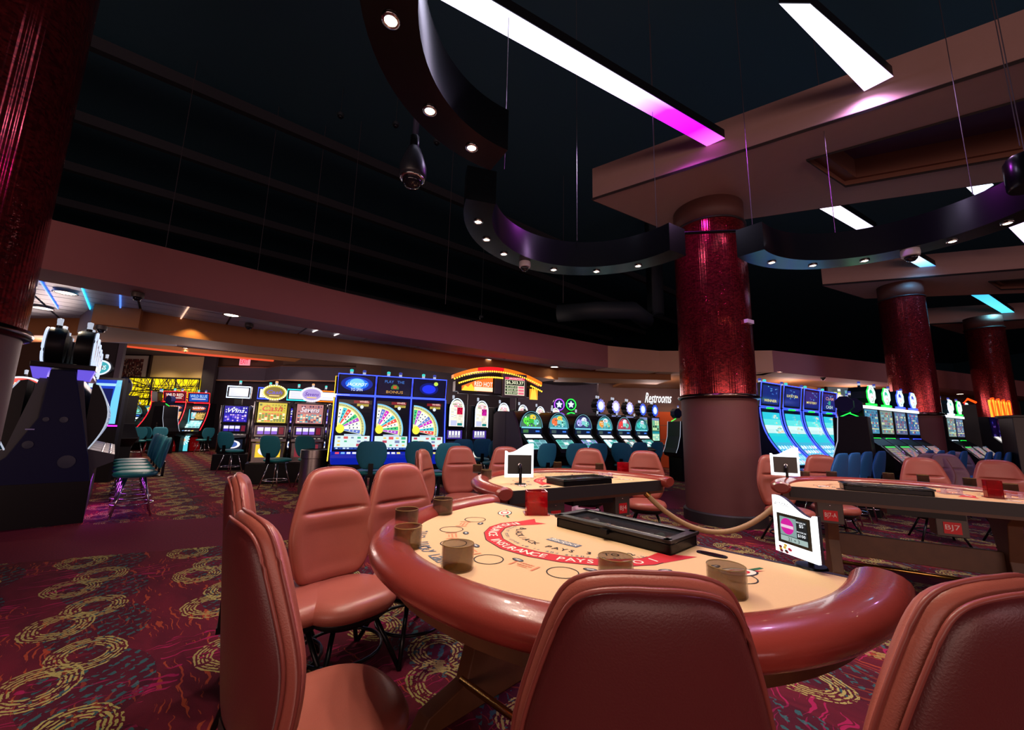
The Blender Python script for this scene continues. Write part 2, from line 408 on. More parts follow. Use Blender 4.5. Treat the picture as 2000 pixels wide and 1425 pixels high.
# curved fascia around the low ceiling
FB = [(-9.5, 1.4), (-7.2, 3.4), (-5.82, 4.6), (-4.6, 5.72), (-3.4, 6.92), (-2.33, 7.9), (-.9, 8.95), (.9, 10.12), (2.76, 11.3), (4.45, 11.86), (6.0, 11.7), (7.6, 11.42), (11.45, 12.75), (16.4, 14.5), (24, 17.4)]
def fascia(pts, m, nm, z0=3.2, z1=3.84, th=.12):
    mb = MB(); P = [Vector((a, b)) for a, b in pts]
    N = []
    for i in range(len(P)):
        a = P[max(i - 1, 0)]; b = P[min(i + 1, len(P) - 1)]; t = (b - a).normalized(); N.append(Vector((-t.y, t.x)))
    for i in range(len(P) - 1):
        a, b = P[i], P[i + 1]; c, d = b + N[i + 1] * th, a + N[i] * th
        mb.prism([a, b, c, d], z0, z1, m)
    mb2 = MB()
    for i in range(len(P) - 1): mb2.prism([P[i] + N[i] * .12, P[i + 1] + N[i + 1] * .12, P[i + 1] + N[i + 1] * .7, P[i] + N[i] * .7], z0, z0 + .1, m)
    return struct(mb.build(nm)), struct(mb2.build(nm.replace('trim', 'trim')))
fascia(FB[:9], FASCIA, 'trim_1'); fascia(FB[8:10], FASCIAR, 'trim_2'); fascia(FB[9:12], FASCIAR, 'trim_3'); fascia(FB[11:], FASCIA, 'trim_4')
# right hand low ceiling underside
mb = MB(); mb.prism([(4.45, 12.5), (7.6, 12.1), (24, 18), (24, 30), (4, 30)], 3.24, 3.34, OCHRE); struct(mb.build('ceiling'))
# tile field of the low ceiling: rotated frame
TA = math.radians(40); tu = Vector((math.cos(TA), math.sin(TA), 0)); tv = Vector((-math.sin(TA), math.cos(TA), 0)); TO = Vector((-5.3, 5.3, 0))
par = struct(MB().prism([(TO + tu * a + tv * b)[:2] for a, b in ((-6, .1), (14, .1), (14, 4.6), (-6, 4.6))], 3.34, 3.4, TRIMD).build('ceiling'))
tm = MB(); tm.box(.018, 1.232, .013, .337, 0, .03, TILE); tile0 = None
for i in range(-4, 11):
    for j in range(0, 12):
        p = TO + tu * (i * 1.25) + tv * (.15 + j * .35)
        if i > 7 and j > 7: continue
        if tile0 is None:
            o = tile0 = tm.build('ceiling_tile')
        else: o = tile0.copy(); COL.objects.link(o)
        o.parent = par; o.location = (p.x, p.y, 3.305 + random.random() * .004); o.rotation_euler = (0, 0, TA)
# ochre beam (drop soffit) behind the tiles
def band(pts, w, z0, z1, m, nm, side=1):
    P = [Vector(p[:2]) for p in pts]; mb = MB(); N = []
    for i in range(len(P)):
        a = P[max(i - 1, 0)]; b = P[min(i + 1, len(P) - 1)]; t = (b - a).normalized(); N.append(Vector((-t.y, t.x)) * w * side)
    for i in range(len(P) - 1): mb.prism([P[i], P[i + 1], P[i + 1] + N[i + 1], P[i] + N[i]], z0, z1, m)
    return struct(mb.build(nm))
BM = [at(177, 633, 2.95), at(380, 661, 2.95), at(500, 676, 2.95), at(780, 704, 2.95), at(960, 726, 2.95), at(1090, 741, 2.95)]
BL = [(p.x, p.y) for p in BM]
band(BL, 1.1, 2.95, 3.36, OCHRE, 'trim_5')
band([BL[0], (BL[0][0] - .45, BL[0][1] + .9), (BL[0][0] - 5, BL[0][1] + 1.4)], .6, 2.965, 3.36, OCHRE, 'trim_6', -1)
mb = MB(); mb.prism([at(176, 634, 2.97)[:2], at(330, 655, 2.97)[:2], at(345, 676, 2.97)[:2], at(205, 668, 2.97)[:2], at(150, 650, 2.97)[:2]], 2.97, 3.3, mat('soffit_lavender', (120, 104, 116), .7)); struct(mb.build('ceiling'))
band([BL[-1], (5.0, 12.4)], 1.2, 3.02, 3.36, OCHRE, 'trim_7')
# farther, higher ceiling with a dropped band and a red cove at the walls
mb = MB(); mb.prism([(-34, 6), (-7.2, 8.0), (-2, 12), (.5, 14), (.5, 26), (-34, 30)], 4.75, 4.85, PURW); struct(mb.build('ceiling'))
mb = MB(); mb.prism([(.3, 13.8), (8, 13.6), (8, 24), (.3, 24)], 3.42, 3.5, OCHRE); struct(mb.build('ceiling'))
mb = MB(); mb.prism([(.3, 13.8), (.5, 13.8), (.5, 24), (.3, 24)], 3.42, 4.85, PURW); struct(mb.build('trim_8'))
# walls of the slot hall
def wall(a, b, z0, z1, m, nm, th=.15):
    a = Vector(a); b = Vector(b); t = (b - a).normalized(); n = Vector((-t.y, t.x)) * th
    mb = MB(); mb.prism([a, b, b + n, a + n], z0, z1, m); return struct(mb.build(nm))
def X(px, Y, py=780): q = gp(px, py, Y); return (q.x, q.y)
wall(X(-260, 13.5), X(126, 14.5), 0, 4.75, BRNW, 'wall_far_left')
wall(X(126, 14.6), X(224, 15.0), 0, 4.75, DARKW, 'wall_pier')
wall(X(224, 15.0), X(222, 20.6), 0, 4.75, PURW, 'wall_pier_side')
WB0, WB1 = X(205, 20.6), X(387, 20.6)
wall(WB0, WB1, 0, 4.75, BEIGE, 'wall_beige')
wall(X(387, 20.4), X(412, 20.4), 0, 4.75, DARKW, 'wall_dark_pier')
wall(X(408, 22.5), X(700, 22.5), 0, 4.75, PURW, 'wall_recess')
wall(X(690, 19.5), X(742, 19.5), 0, 4.75, BRNW, 'wall_brown_near')
wall(X(740, 18.8), X(1000, 18.8), 0, 4.75, DARKW, 'wall_dark_centre')
wall(X(996, 18.0), X(1170, 17.2), 0, 3.5, PURW, 'wall_purple')
WR0, WR1 = X(1170, 17.0), X(1500, 16.6)
wall(WR0, WR1, 0, 3.5, mat('restroom_wall', (118, 92, 88), .8, noise=.08, nscale=6), 'wall_restroom')
wall(X(1460, 14.6), X(1646, 15.2), 0, 3.3, mat('amber_wall', (168, 118, 72), .8, noise=.06, nscale=4), 'wall_amber')
wall(X(1646, 15.3), X(1990, 18.5), 0, 3.3, BRNW, 'wall_far_right')
# stepped canopies in the recess with their lit edges
for (x0, x1, y, Y, dz) in ((412, 556, 722, 21.2, .9), (412, 556, 742, 20.8, .75),):
    pass
def canopy(pl, zt, h, m, nm):
    mb = MB(); P = [Vector(p) for p in pl]
    for i in range(len(P) - 1):
        a, b = P[i], P[i + 1]; t = (b - a).normalized(); n = Vector((-t.y, t.x)) * 1.2
        mb.prism([a, b, b + n, a + n], zt - h, zt, m)
        mb.prism([a - n * .02, b - n * .02, b, a], zt - h - .02, zt - h + .03, mat('canopy_edge', (190, 140, 110), .4))
    return struct(mb.build(nm))
canopy([X(412, 21.2), X(518, 21.2), X(545, 20.4), X(690, 20.4)], zat(470, 717, 21.2) + .85, .85, BRNW, 'trim_9')
canopy([X(410, 20.8), X(512, 20.8), X(540, 20.0), X(690, 20.0)], zat(470, 744, 20.8) + .72, .7, PURW, 'trim_10')
# ---- red cove light and coloured lines in the tile joints drawn as glowing bars
def bar(name, pts, r, m, label, cat, group=None, parent=None):
    mb = MB(); mb.tube(pts, r, m, 6); o = mb.build(name, parent)
    return tag(o, label, cat, group) if not parent else o
bar('cove_light', [at(225, 673, 4.7), at(400, 692, 4.7), at(560, 706, 4.7), at(668, 716, 4.7)], .07, COVE, 'long orange red cove light along the top of the beige and dark walls', 'cove light')
mb = MB(); mb.tube([at(232, 668, 4.72) + Vector((0, -.5, 0)), at(400, 686, 4.72) + Vector((0, -.5, 0)), at(664, 711, 4.72) + Vector((0, -.5, 0))], .16, OCHRE, 4); struct(mb.build('trim_11'))
LL = [((78, 547), (113, 602), em('line_blue', (60, 120, 255), 2.2), 'slanting deep blue glowing line, leftmost in the tiled ceiling'),
      ((158, 556), (178, 608), em('line_cyan', (40, 200, 255), 2.2), 'cyan glowing line second from the left in the tiled ceiling'),
      ((235, 569), (235, 613), em('line_azure', (90, 140, 250), 1.3), 'azure upright glowing line in the tiled ceiling between cyan and peach ones'),
      ((371, 595), (352, 624), em('line_peach', (255, 190, 160), 1.4), 'peach glowing line in the tiled ceiling beside the amber scallop of light'),
      ((629, 640), (611, 648), em('line_white', (240, 225, 220), 2.0), 'short white glowing line, left of the two at the right of the tiled ceiling'),
      ((674, 646), (653, 655), em('line_white', (240, 225, 220), 2.0), 'short white glowing line, right of the two at the right of the tiled ceiling')]
for a, b, m, l in LL: bar('glowing_line', [at(*a, 3.29), at(*b, 3.29)], .012, m, l, 'line light', 'glowing lines in the tiled ceiling')
# ---- downlights
def downlight(loc, label, power=CEILSPOT, r=.11, color=(1, .8, .55), size=100):
    t = thing('downlight', label, 'downlight', loc, 0, 'recessed downlights')
    MB().lathe([(r + .03, 0), (r + .03, -.012), (r, -.012), (r, .0)], CHROME, 20).build('trim_ring', t, True)
    MB().lathe([(0.0001, -.006), (r, -.006)], LAMP2, 20).build('lens', t)
    if power: spot((loc[0], loc[1], loc[2] - .05), power, color, size)
    return t
DL = [((128, 571), 3.29, 'round downlight between the blue and cyan glowing lines'), ((83, 601), 3.29, 'round downlight left of the blue glowing line by the big left column'),
      ((452, 614.5), 3.29, 'round downlight in the tiles right of the peach glowing line'), ((372, 634), 3.29, 'small downlight right above the amber scallop on the ochre beam'),
      ((395, 671), 4.74, 'downlight in the purple high ceiling above the exit sign, left one'), ((584, 693), 4.74, 'downlight in the purple high ceiling left of the wheel machines'),
      ((605, 662), 3.29, 'downlight in the tiles above the trash can'), ((795, 683.6), 3.29, 'downlight in the tiles above the third wheel machine'),
      ((952, 702), 3.29, 'downlight in the tiles left of the jackpot sign top'), ((1083, 716), 3.29, 'downlight in the tiles right of the jackpot sign'),
      ((1193, 727), 3.29, 'downlight near the right tip of the tiled ceiling'), ((1172, 749.5), 3.41, 'downlight left of the amber scallop near the restrooms sign'),
      ((1314, 740), 3.41, 'downlight directly over the restrooms sign'), ((1517, 726), 3.23, 'downlight right of the big column over the blue curved machines'),
      ((1620, 741), 3.23, 'downlight over the rightmost blue curved machine'), ((1703, 752), 3.23, 'downlight left of the second column'), ((1875, 769), 3.23, 'faint downlight between the second and third columns')]
for i, (p, z, l) in enumerate(DL):
    q = at(p[0], p[1], z); downlight(q, l, {3: 30, 11: 40, 12: 60, 4: 60, 5: 60}.get(i, CEILSPOT))
q = at(376, 650, 3.1); spot((q.x * .955, q.y * .955, 3.24), 22, (1, .62, .2), 110, .02)
q = at(1203, 738, 3.3); spot((q.x, q.y, 3.3), 30, (1, .62, .2), 120)
for px, Y in ((300, 19.6), (365, 19.6)):
    g = gp(px, 700, Y); spot((g.x, g.y, 4.6), 90, (1, .8, .5), 120)
for px, Y in ((1215, 16.2), (1320, 16.0), (1600, 14.3), (1500, 14)):
    g = gp(px, 780, Y); spot((g.x, g.y, 3.15), 40, (1, .68, .38), 120)
# extra downlights added as fill for the hall, built like the surveyed ones
for i, (x, y, z, e) in enumerate(((-11, 8.5, 3.28, 40), (-9, 5.6, 3.18, 40), (-12, 14, 4.7, 120), (-5, 15, 4.7, 120), (-15, 18, 4.7, 140))):
    downlight((x, y, z), ['added fill downlight over the aisle left of the frame', 'added fill downlight beside the left column out of view', 'added fill downlight over the red lit machines aisle', 'added fill downlight behind the row of upright machines', 'added fill downlight in front of the yellow lattice'][i], e, size=140)

# ---- columns
def column(x, y, r, label, top=ZC):
    t = thing('column', label, 'column', (x, y, 0), 0)
    MB().lathe([(r + .03, 0), (r + .03, .16), (r + .005, .18)], TRIMD, 48).build('plinth', t, True, ang=30)
    MB().lathe([(r - .01, .18), (r - .01, 1.98)], COLLOW, 48).build('lower_drum', t, True, ang=30)
    MB().lathe([(r - .01, 1.96), (r + .03, 1.97), (r + .045, 2.0), (r + .03, 2.03), (r, 2.04)], mat('ring_metal', (90, 70, 66), .22, 1.), 48).build('metal_ring', t, True)
    mb = MB(); seg = 64; zt = top - .42; mb.uv = []
    vs = [(r * math.cos(2 * PI * i / seg), r * math.sin(2 * PI * i / seg), z) for i in range(seg + 1) for z in (2.04, zt)]
    mb.uv = [(i / seg, z) for i in range(seg + 1) for z in (2.04, zt)]
    mb.add(vs, [(2 * i, 2 * i + 2, 2 * i + 3, 2 * i + 1) for i in range(seg)], MOSAIC)
    mb.build('mosaic_drum', t, True)
    MB().lathe([(r, zt), (r + .02, zt + .01), (r + .02, zt + .03), (r - .005, zt + .04)], TRIMD, 48).build('cap_seam', t, True)
    MB().lathe([(r - .005, zt + .03), (r - .005, top)], CAPM, 48).build('cap', t, True)
    return t
column(3.55, 6.84, .59, 'largest visible round column, maroon beads over a plain leather drum, mid right')
column(10.4, 10.25, .462, 'second round beaded column, smaller, right of the blue curved machines')
column(15.8, 12.95, .45, 'third and farthest round beaded column near the right edge')
column(-4.08, 2.52, .59, 'nearest round beaded column cut off by the left edge of the picture', 9)
o = MB().box(-.09, .09, -.03, .03, -.03, .03, mat('white_device', (220, 210, 230), .4)).build('wall_device'); q = Vector((3.55, 6.84, 0)) + Vector((.28, -.53, 0))
o.location = (3.86, 6.31, 3.22); o.rotation_euler = (0, 0, .5); tag(o, 'small white strobe fixed on the beaded part of the big column', 'strobe')

# ---- floating ceiling panels with recessed coffers
def cpanel(outer, hole, label, z=ZC, h=.62):
    t = thing('floating_ceiling_panel', label, 'ceiling panel', (0, 0, 0), 0, None)
    n = len(outer); vs = [(p.x, p.y, z) for p in outer] + [(p.x, p.y, z + h) for p in outer]
    mb = MB(); mb.add(vs, [(i, (i + 1) % n, n + (i + 1) % n, n + i) for i in range(n)] + [tuple(range(n, 2 * n))], PANELM); mb.build('fascia_board', t)
    mb = MB()
    if hole:
        v2 = [(p.x, p.y, z) for p in outer] + [(p.x, p.y, z) for p in hole]
        mb.add(v2, [(i, n + i, n + (i + 1) % n, (i + 1) % n) for i in range(n)], PANELM)
    else: mb.add([(p.x, p.y, z) for p in outer], [tuple(range(n))[::-1]], PANELM)
    mb.build('soffit_board', t)
    mb = MB(); c = sum(outer, Vector()) / n
    mb.tube([p + (p - c).normalized() * .01 + Vector((0, 0, .02)) for p in outer], .025, TRIMD, 4, True); mb.build('edge_trim', t)
    if hole:
        hc = sum(hole, Vector()) / n; inn = [p + (hc - p) * .07 for p in hole]
        mb = MB(); mb.add([(p.x, p.y, z) for p in hole] + [(p.x, p.y, z + .09) for p in hole] + [(p.x, p.y, z + .09) for p in inn] + [(p.x, p.y, z + .42) for p in inn],
                          [(a * n + i, a * n + (i + 1) % n, (a + 1) * n + (i + 1) % n, (a + 1) * n + i) for a in (0, 1, 2) for i in range(n)], mat('coffer_brown', (104, 62, 46), .7)); mb.build('coffer_frame', t)
        MB().add([(p.x, p.y, z + .42) for p in inn], [tuple(range(n))], mat('coffer_top', (70, 48, 84), .7)).build('coffer_top', t)
        mb = MB(); mb.tube([p + Vector((0, 0, -.005)) for p in hole], .02, TRIMD, 4, True); mb.build('coffer_trim', t)
    return t
A = at(1157.5, 391, ZC); A2 = at(1938.6, 140, ZC); B = at(1303, 450.5, ZC); Cc = at(1465, 426, ZC); D = at(1886, 364.6, ZC)
E1 = A + (A2 - A) * 1.75; D2 = Cc + (D - Cc) * 2.6; 
h0 = at(1574.7, 312, ZC); h1 = at(1651, 363.5, ZC); h2 = at(1956, 310, ZC); h3 = at(2000, 192.6, ZC)
cpanel([A, E1, D2, B], [h0, h0 + (h3 - h0) * 2.2, h1 + (h2 - h1) * 2.6, h1], 'large tan floating ceiling panel resting on the big column, nearest of three')
P2a = at(1607, 558, ZC); P2b = at(1690, 583, ZC); P2c = at(2000, 572, ZC); P2d = at(2000, 527, ZC)
r0, r1 = at(1930, 549, ZC), at(1955, 565, ZC)
cpanel([P2a, P2a + (P2d - P2a) * 1.8, P2b + (P2c - P2b) * 1.8, P2b], [r0, r0 + (P2d - P2a) * .9, r1 + (P2c - P2b) * .9, r1], 'tan floating ceiling panel resting on the second column')
P3a = at(1816, 634, ZC); P3b = at(1880, 652, ZC); P3c = at(2000, 640, ZC); P3d = at(2000, 625, ZC)
cpanel([P3a, P3a + (P3d - P3a) * 2, P3b + (P3c - P3b) * 2, P3b], None, 'tan floating ceiling panel over the farthest column')
# ---- glowing strips between the panels
def strip(a, b, c, d, stops, label, s=STRIP, ext=0.):      # a,b one edge near->far, c,d the other edge
    z = 5.74; a, b, c, d = (at(*q, z) for q in (a, b, c, d))
    if ext: a = a + (a - b).normalized() * ext; c = c + (c - d).normalized() * ext
    mb = MB(); mb.uv = [(0, 0), (1, 0), (0, 1), (1, 1)]
    mb.add([a, b, c, d], [(0, 2, 3, 1)], strip_mat('strip_light', stops, s)); 
    t = thing('light_strip', label, 'light strip', (0, 0, 0), 0, 'glowing strips in the ceiling'); mb.build('diffuser', t)
    mb = MB(); up = Vector((0, 0, .012)); mb.add([a + up, b + up, c + up, d + up, a + up * 12, b + up * 12, c + up * 12, d + up * 12], [(0, 1, 3, 2), (4, 6, 7, 5), (0, 4, 5, 1), (2, 3, 7, 6), (1, 5, 7, 3), (0, 2, 6, 4)], BLACK); mb.build('housing', t)
strip((1115.6, 140), (1380.7, 285.6), (1196, 140), (1415.8, 269.8), [(0, (225, 225, 255)), (.60, (230, 215, 255)), (.76, (190, 30, 250)), (.9, (180, 4, 225)), (1, (230, 90, 240))], 'longest glowing strip turning from white to magenta, upper middle', STRIP, 2.2)
strip((1600, 407), (1679, 452), (1640, 401), (1713, 447), [(0, (255, 225, 235)), (.4, (235, 225, 255)), (1, (225, 215, 255))], 'white glowing strip behind the big floating panel', STRIP, .6)
strip((1770, 507), (1805, 526), (1795, 500), (1831, 521), [(0, (235, 240, 255)), (.45, (150, 215, 255)), (1, (0, 130, 235))], 'short cyan glowing strip beside the dome camera', STRIP * .8, 0)
strip((1898, 577), (1975, 622), (1931, 575), (1998, 621), [(0, (60, 180, 245)), (.5, (90, 210, 245)), (1, (60, 200, 235))], 'cyan glowing strip above the third column', STRIP * .6, .3)
strip((1651, 140), (1688, 178), (1722, 129), (1745, 149), [(0, (235, 235, 255)), (.6, (225, 215, 255)), (1, (235, 200, 255))], 'white glowing strip at the top edge over the near floating panel', STRIP, 1.5)
strip((1880, 359), (1906, 383), (1916, 341), (1941, 361), [(0, (235, 235, 255)), (1, (205, 225, 255))], 'small white glowing piece behind the near floating panel', STRIP)
strip((1966, 440), (2004, 478), (1995, 425), (2040, 462), [(0, (225, 205, 255)), (1, (205, 180, 255))], 'lavender glowing strip cut by the right edge', STRIP)

for p_, e_, c_ in (((1340, 268), 170, (.72, .08, 1)), ((1160, 165), 90, (.75, .6, 1)), ((1700, 170), 110, (.8, .45, 1)), ((1815, 515), 90, (.15, .55, 1)), ((1950, 600), 90, (.2, .8, 1)), ((1985, 450), 120, (.7, .35, 1))):
    q = at(*p_, 5.66); spot(q, e_, c_, 150, .12)
# ---- curved valances with spots above the tables
def valance(cx, cy, r, a0, a1, spots, label, cams=(), wires=(), z=3.6, h=.36, w=.3):
    t = thing('curved_light_valance', label, 'light valance', (cx, cy, z), 0, 'curved light valances over the tables'); n = 40
    mb = MB(); vs = []
    for i in range(n + 1):
        a = math.radians(a0 + (a1 - a0) * i / n)
        for rr, zz in ((r, 0), (r + w, 0), (r + w, h), (r, h)): vs.append((rr * math.cos(a), rr * math.sin(a), zz))
    fs = [(4 * i + k, 4 * i + (k + 1) % 4, 4 * i + 4 + (k + 1) % 4, 4 * i + 4 + k) for i in range(n) for k in range(4)] + [(0, 3, 2, 1), (4 * n, 4 * n + 1, 4 * n + 2, 4 * n + 3)]
    mb.add(vs, fs, BAND); mb.build('band', t, True, ang=40)
    for a in spots:
        b = math.radians(a); p = ((r + w * .5) * math.cos(b), (r + w * .5) * math.sin(b), 0)
        MB().lathe([(.05, 0), (.05, -.012), (.036, -.016), (.034, -.006)], CHROME, 16, p[0], p[1]).build('spot_bezel', t, True)
        MB().lathe([(.0001, -.012), (.02, -.014), (.034, -.008)], LAMP, 16, p[0], p[1]).build('spot_lens', t)
        spot((p[0], p[1], -.06), RINGSPOT, (1, .86, .68), 120, .03, t)
    for wx, wy in wires:
        mb = MB(); mb.tube([(wx - cx, wy - cy, h if h else 0), (wx - cx, wy - cy, 9 - z)], .004, WIRE, 5); mb.build('suspension_cable', t)
    return t
def angs(cx, cy, pts, z=3.6):
    out = []
    for p in pts: q = at(*p, z); out.append(math.degrees(math.atan2(q.y - cy, q.x - cx)) % 360)
    return out
a3 = angs(3.74, 3.62, [(1508, 511), (1591, 515), (1690, 506), (1860, 470), (1955, 433), (2000, 392)])
a2 = angs(.9, 4.0, [(941, 432), (939, 468), (977, 497), (1084, 523), (1165, 529), (1249, 521)])
a1 = angs(.42, 2.02, [(847, 212), (920, 288)])
valance(.42, 2.02, .99, 120, 300, a1 + [188, 222, 256, 290], 'curved black valance with warm spots over the nearest blackjack table', (), ())
valance(.9, 4.0, 1.15, 30, 197, a2, 'curved black valance with six warm spots over the middle blackjack table', (), [(at(1127, 470, 3.96).x, at(1127, 470, 3.96).y), (at(985, 330, 3.96).x, at(985, 330, 3.96).y), (at(1283, 455, 3.96).x, at(1283, 455, 3.96).y)])
valance(3.74, 3.62, 1.15, -22, 130, a3, 'curved black valance with warm spots over the right blackjack table', (), [(at(1470, 446, 3.96).x, at(1470, 446, 3.96).y), (at(1632, 458, 3.96).x, at(1632, 458, 3.96).y), (at(1900, 380, 3.96).x, at(1900, 380, 3.96).y), (at(1992, 285, 3.96).x, at(1992, 285, 3.96).y)])
bar('tie_rod', [at(1283, 457, 3.97), at(1462, 450, 3.97)], .02, BLACKM, 'thin dark tie rod crossing in front of the big column', 'rod')
# ---- surveillance cameras
def domecam(loc, label, r=.08, m=None, white=True):
    t = thing('dome_camera', label, 'security camera', loc, 0, 'dome cameras')
    MB().lathe([(0.0001, 0), (r, 0), (r * 1.05, -r * .5), (r * .98, -r * .95), (r * .8, -r)], m or mat('cam_white', (190, 184, 196), .4), 20).build('housing', t, True, ang=40)
    MB().lathe([(r * .74, -r), (r * .68, -r * 1.35), (r * .42, -r * 1.62), (.0001, -r * 1.72)], mat('dome_glass', (30, 30, 40), .05, .3), 18).build('dome', t, True)
    return t
q = at(1025, 512, 3.6); domecam(q, 'white dome camera under the middle valance between two spots', .075)
q = at(1777, 488, 3.6); domecam(q, 'white dome camera under the right valance beside the cyan strip', .085)
for p, z, l in (((270, 572), 3.19, 'small dome camera under the maroon fascia edge'), ((199, 636), 2.94, 'small dome camera under the ochre beam corner at left'), ((487, 632), 3.29, 'small dome camera in the tiled ceiling above the exit sign'),
                ((362, 683), 4.7, 'small dome camera near the red cove above the yellow lattice'), ((637, 700), 4.7, 'small dome camera in the high ceiling left of the wheel machines'), ((777, 687), 3.29, 'small dome camera in the tiled ceiling left of a downlight, above the wheel machines'),
                ((1607, 735), 3.23, 'small dome camera above the fourth blue curved machine')):
    domecam(at(*p, z), l, .07, GREYBOX)
for p, Y, l in (((665, 226), 8, 'faint glass dome hanging in the black void, leftmost of three'), ((773, 244), 8, 'faint glass dome hanging in the black void, middle of three'), ((853, 278), 8, 'faint glass dome hanging in the black void, right of three'), ((940, 620), 12, 'faint dome camera standing just over the fascia edge')):
    g = gp(*p, Y); t = domecam((g.x, g.y, zat(*p, Y) + .05), l, .07, DUCT); mb = MB(); mb.tube([(0, 0, 0), (0, 0, 9 - zat(*p, Y) - .05)], .008, DUCT, 5); mb.build('drop_pipe', t)
# pendant camera
g = gp(806, 340, 3.3); t = thing('pendant_camera', 'egg shaped black camera hanging on a pipe in the void left of the valances', 'security camera', (g.x, g.y, zat(806, 338, 3.3)), sc=1.22)
MB().lathe([(.03, .22), (.045, .2), (.07, .14), (.098, .05), (.1, -.02), (.085, -.05), (.08, -.05)], mat('egg_black', (40, 44, 56), .35), 28).build('housing', t, True)
MB().lathe([(.074, -.05), (.07, -.085), (.045, -.115), (.0001, -.125)], mat('dome_glass', (30, 30, 40), .05, .3), 20).build('dome', t, True)
MB().lathe([(.088, -.04), (.09, -.055), (.08, -.058)], CHROME, 24).build('chrome_ring', t, True)
mb = MB(); mb.tube([(0, 0, .2), (0, 0, 3.2)], .022, mat('pipe_blue', (60, 66, 96), .4, .3), 10); mb.lathe([(.03, .2), (.034, .22), (.034, .3), (.024, .31)], BLACKM, 14); mb.build('pipe', t, True)
# dark hanging cylinder at the right edge
g = gp(1990, 330, 3.2); t = thing('pendant_fixture', 'dark cylindrical fixture hanging at the top right edge of the picture', 'fixture', (g.x + .08, g.y, zat(1990, 365, 3.2)))
MB().lathe([(.0001, 0), (.13, 0), (.14, .02), (.14, .26), (.12, .3), (.0001, .3)], BAND, 28).build('canister', t, True, ang=30)
mb = MB(); mb.tube([(0, 0, .3), (0, 0, 4)], .004, WIRE, 5); mb.build('cable', t)
# loose hanging cables in the void
for k, (px, py, Y, z0) in enumerate(((355, 300, 7.4, 3.9), (520, 400, 8.6, 4.2), (625, 350, 9.2, 4.1), (880, 400, 9.8, 4.5), (1277, 250, 6.4, 6.3), (1100, 560, 11, 5), (700, 300, 9, 4))):
    g = gp(px, py, Y); mb = MB(); mb.tube([(g.x, g.y, z0), (g.x, g.y, 9)], .006, WIRE, 5)
    tag(mb.build('hanging_cable'), 'thin steel cable hanging in the black void, number %s from the left' % ['first', 'second', 'third', 'fifth', 'seventh', 'sixth', 'fourth'][k], 'cable', 'cables in the void')

# ================================================================== CHAIRS
def outline(kind):
    if kind == 'bj':                                  # (half width, z) from bottom to top, 0..1
        P = [(.0, 0), (.10, 0), (.165, .015), (.205, .06), (.235, .15), (.262, .28), (.275, .40), (.272, .50), (.252, .62), (.222, .76), (.192, .88), (.165, .95), (.12, .985), (.05, 1.0), (.0, 1.0)]
        h = .68
    elif kind == 'teal':
        P = [(.0, 0), (.10, 0), (.15, .03), (.19, .14), (.235, .34), (.25, .5), (.245, .68), (.225, .85), (.19, .955), (.15, .99), (.06, 1.0), (.0, 1.0)]
        h = .47
    else:
        P = [(.0, 0), (.14, 0), (.18, .02), (.22, .2), (.265, .4), (.265, .5), (.24, .68), (.19, .9), (.165, .97), (.13, 1.0), (.0, 1.0)]
        h = .5
    for _ in range(2):
        Q = [P[0]]
        for i in range(len(P) - 1): a, b = P[i], P[i + 1]; Q += [(a[0] * .75 + b[0] * .25, a[1] * .75 + b[1] * .25), (a[0] * .25 + b[0] * .75, a[1] * .25 + b[1] * .75)]
        P = Q + [P[-1]]
    pts = []
    for i in range(len(P) - 1):
        for k in range(1): f = 0; pts.append((P[i][0] + (P[i + 1][0] - P[i][0]) * f, (P[i][1] + (P[i + 1][1] - P[i][1]) * f) * h))
    pts.append((0, h)); full = pts + [(-a, b) for a, b in pts[-2:0:-1]]
    return full, h
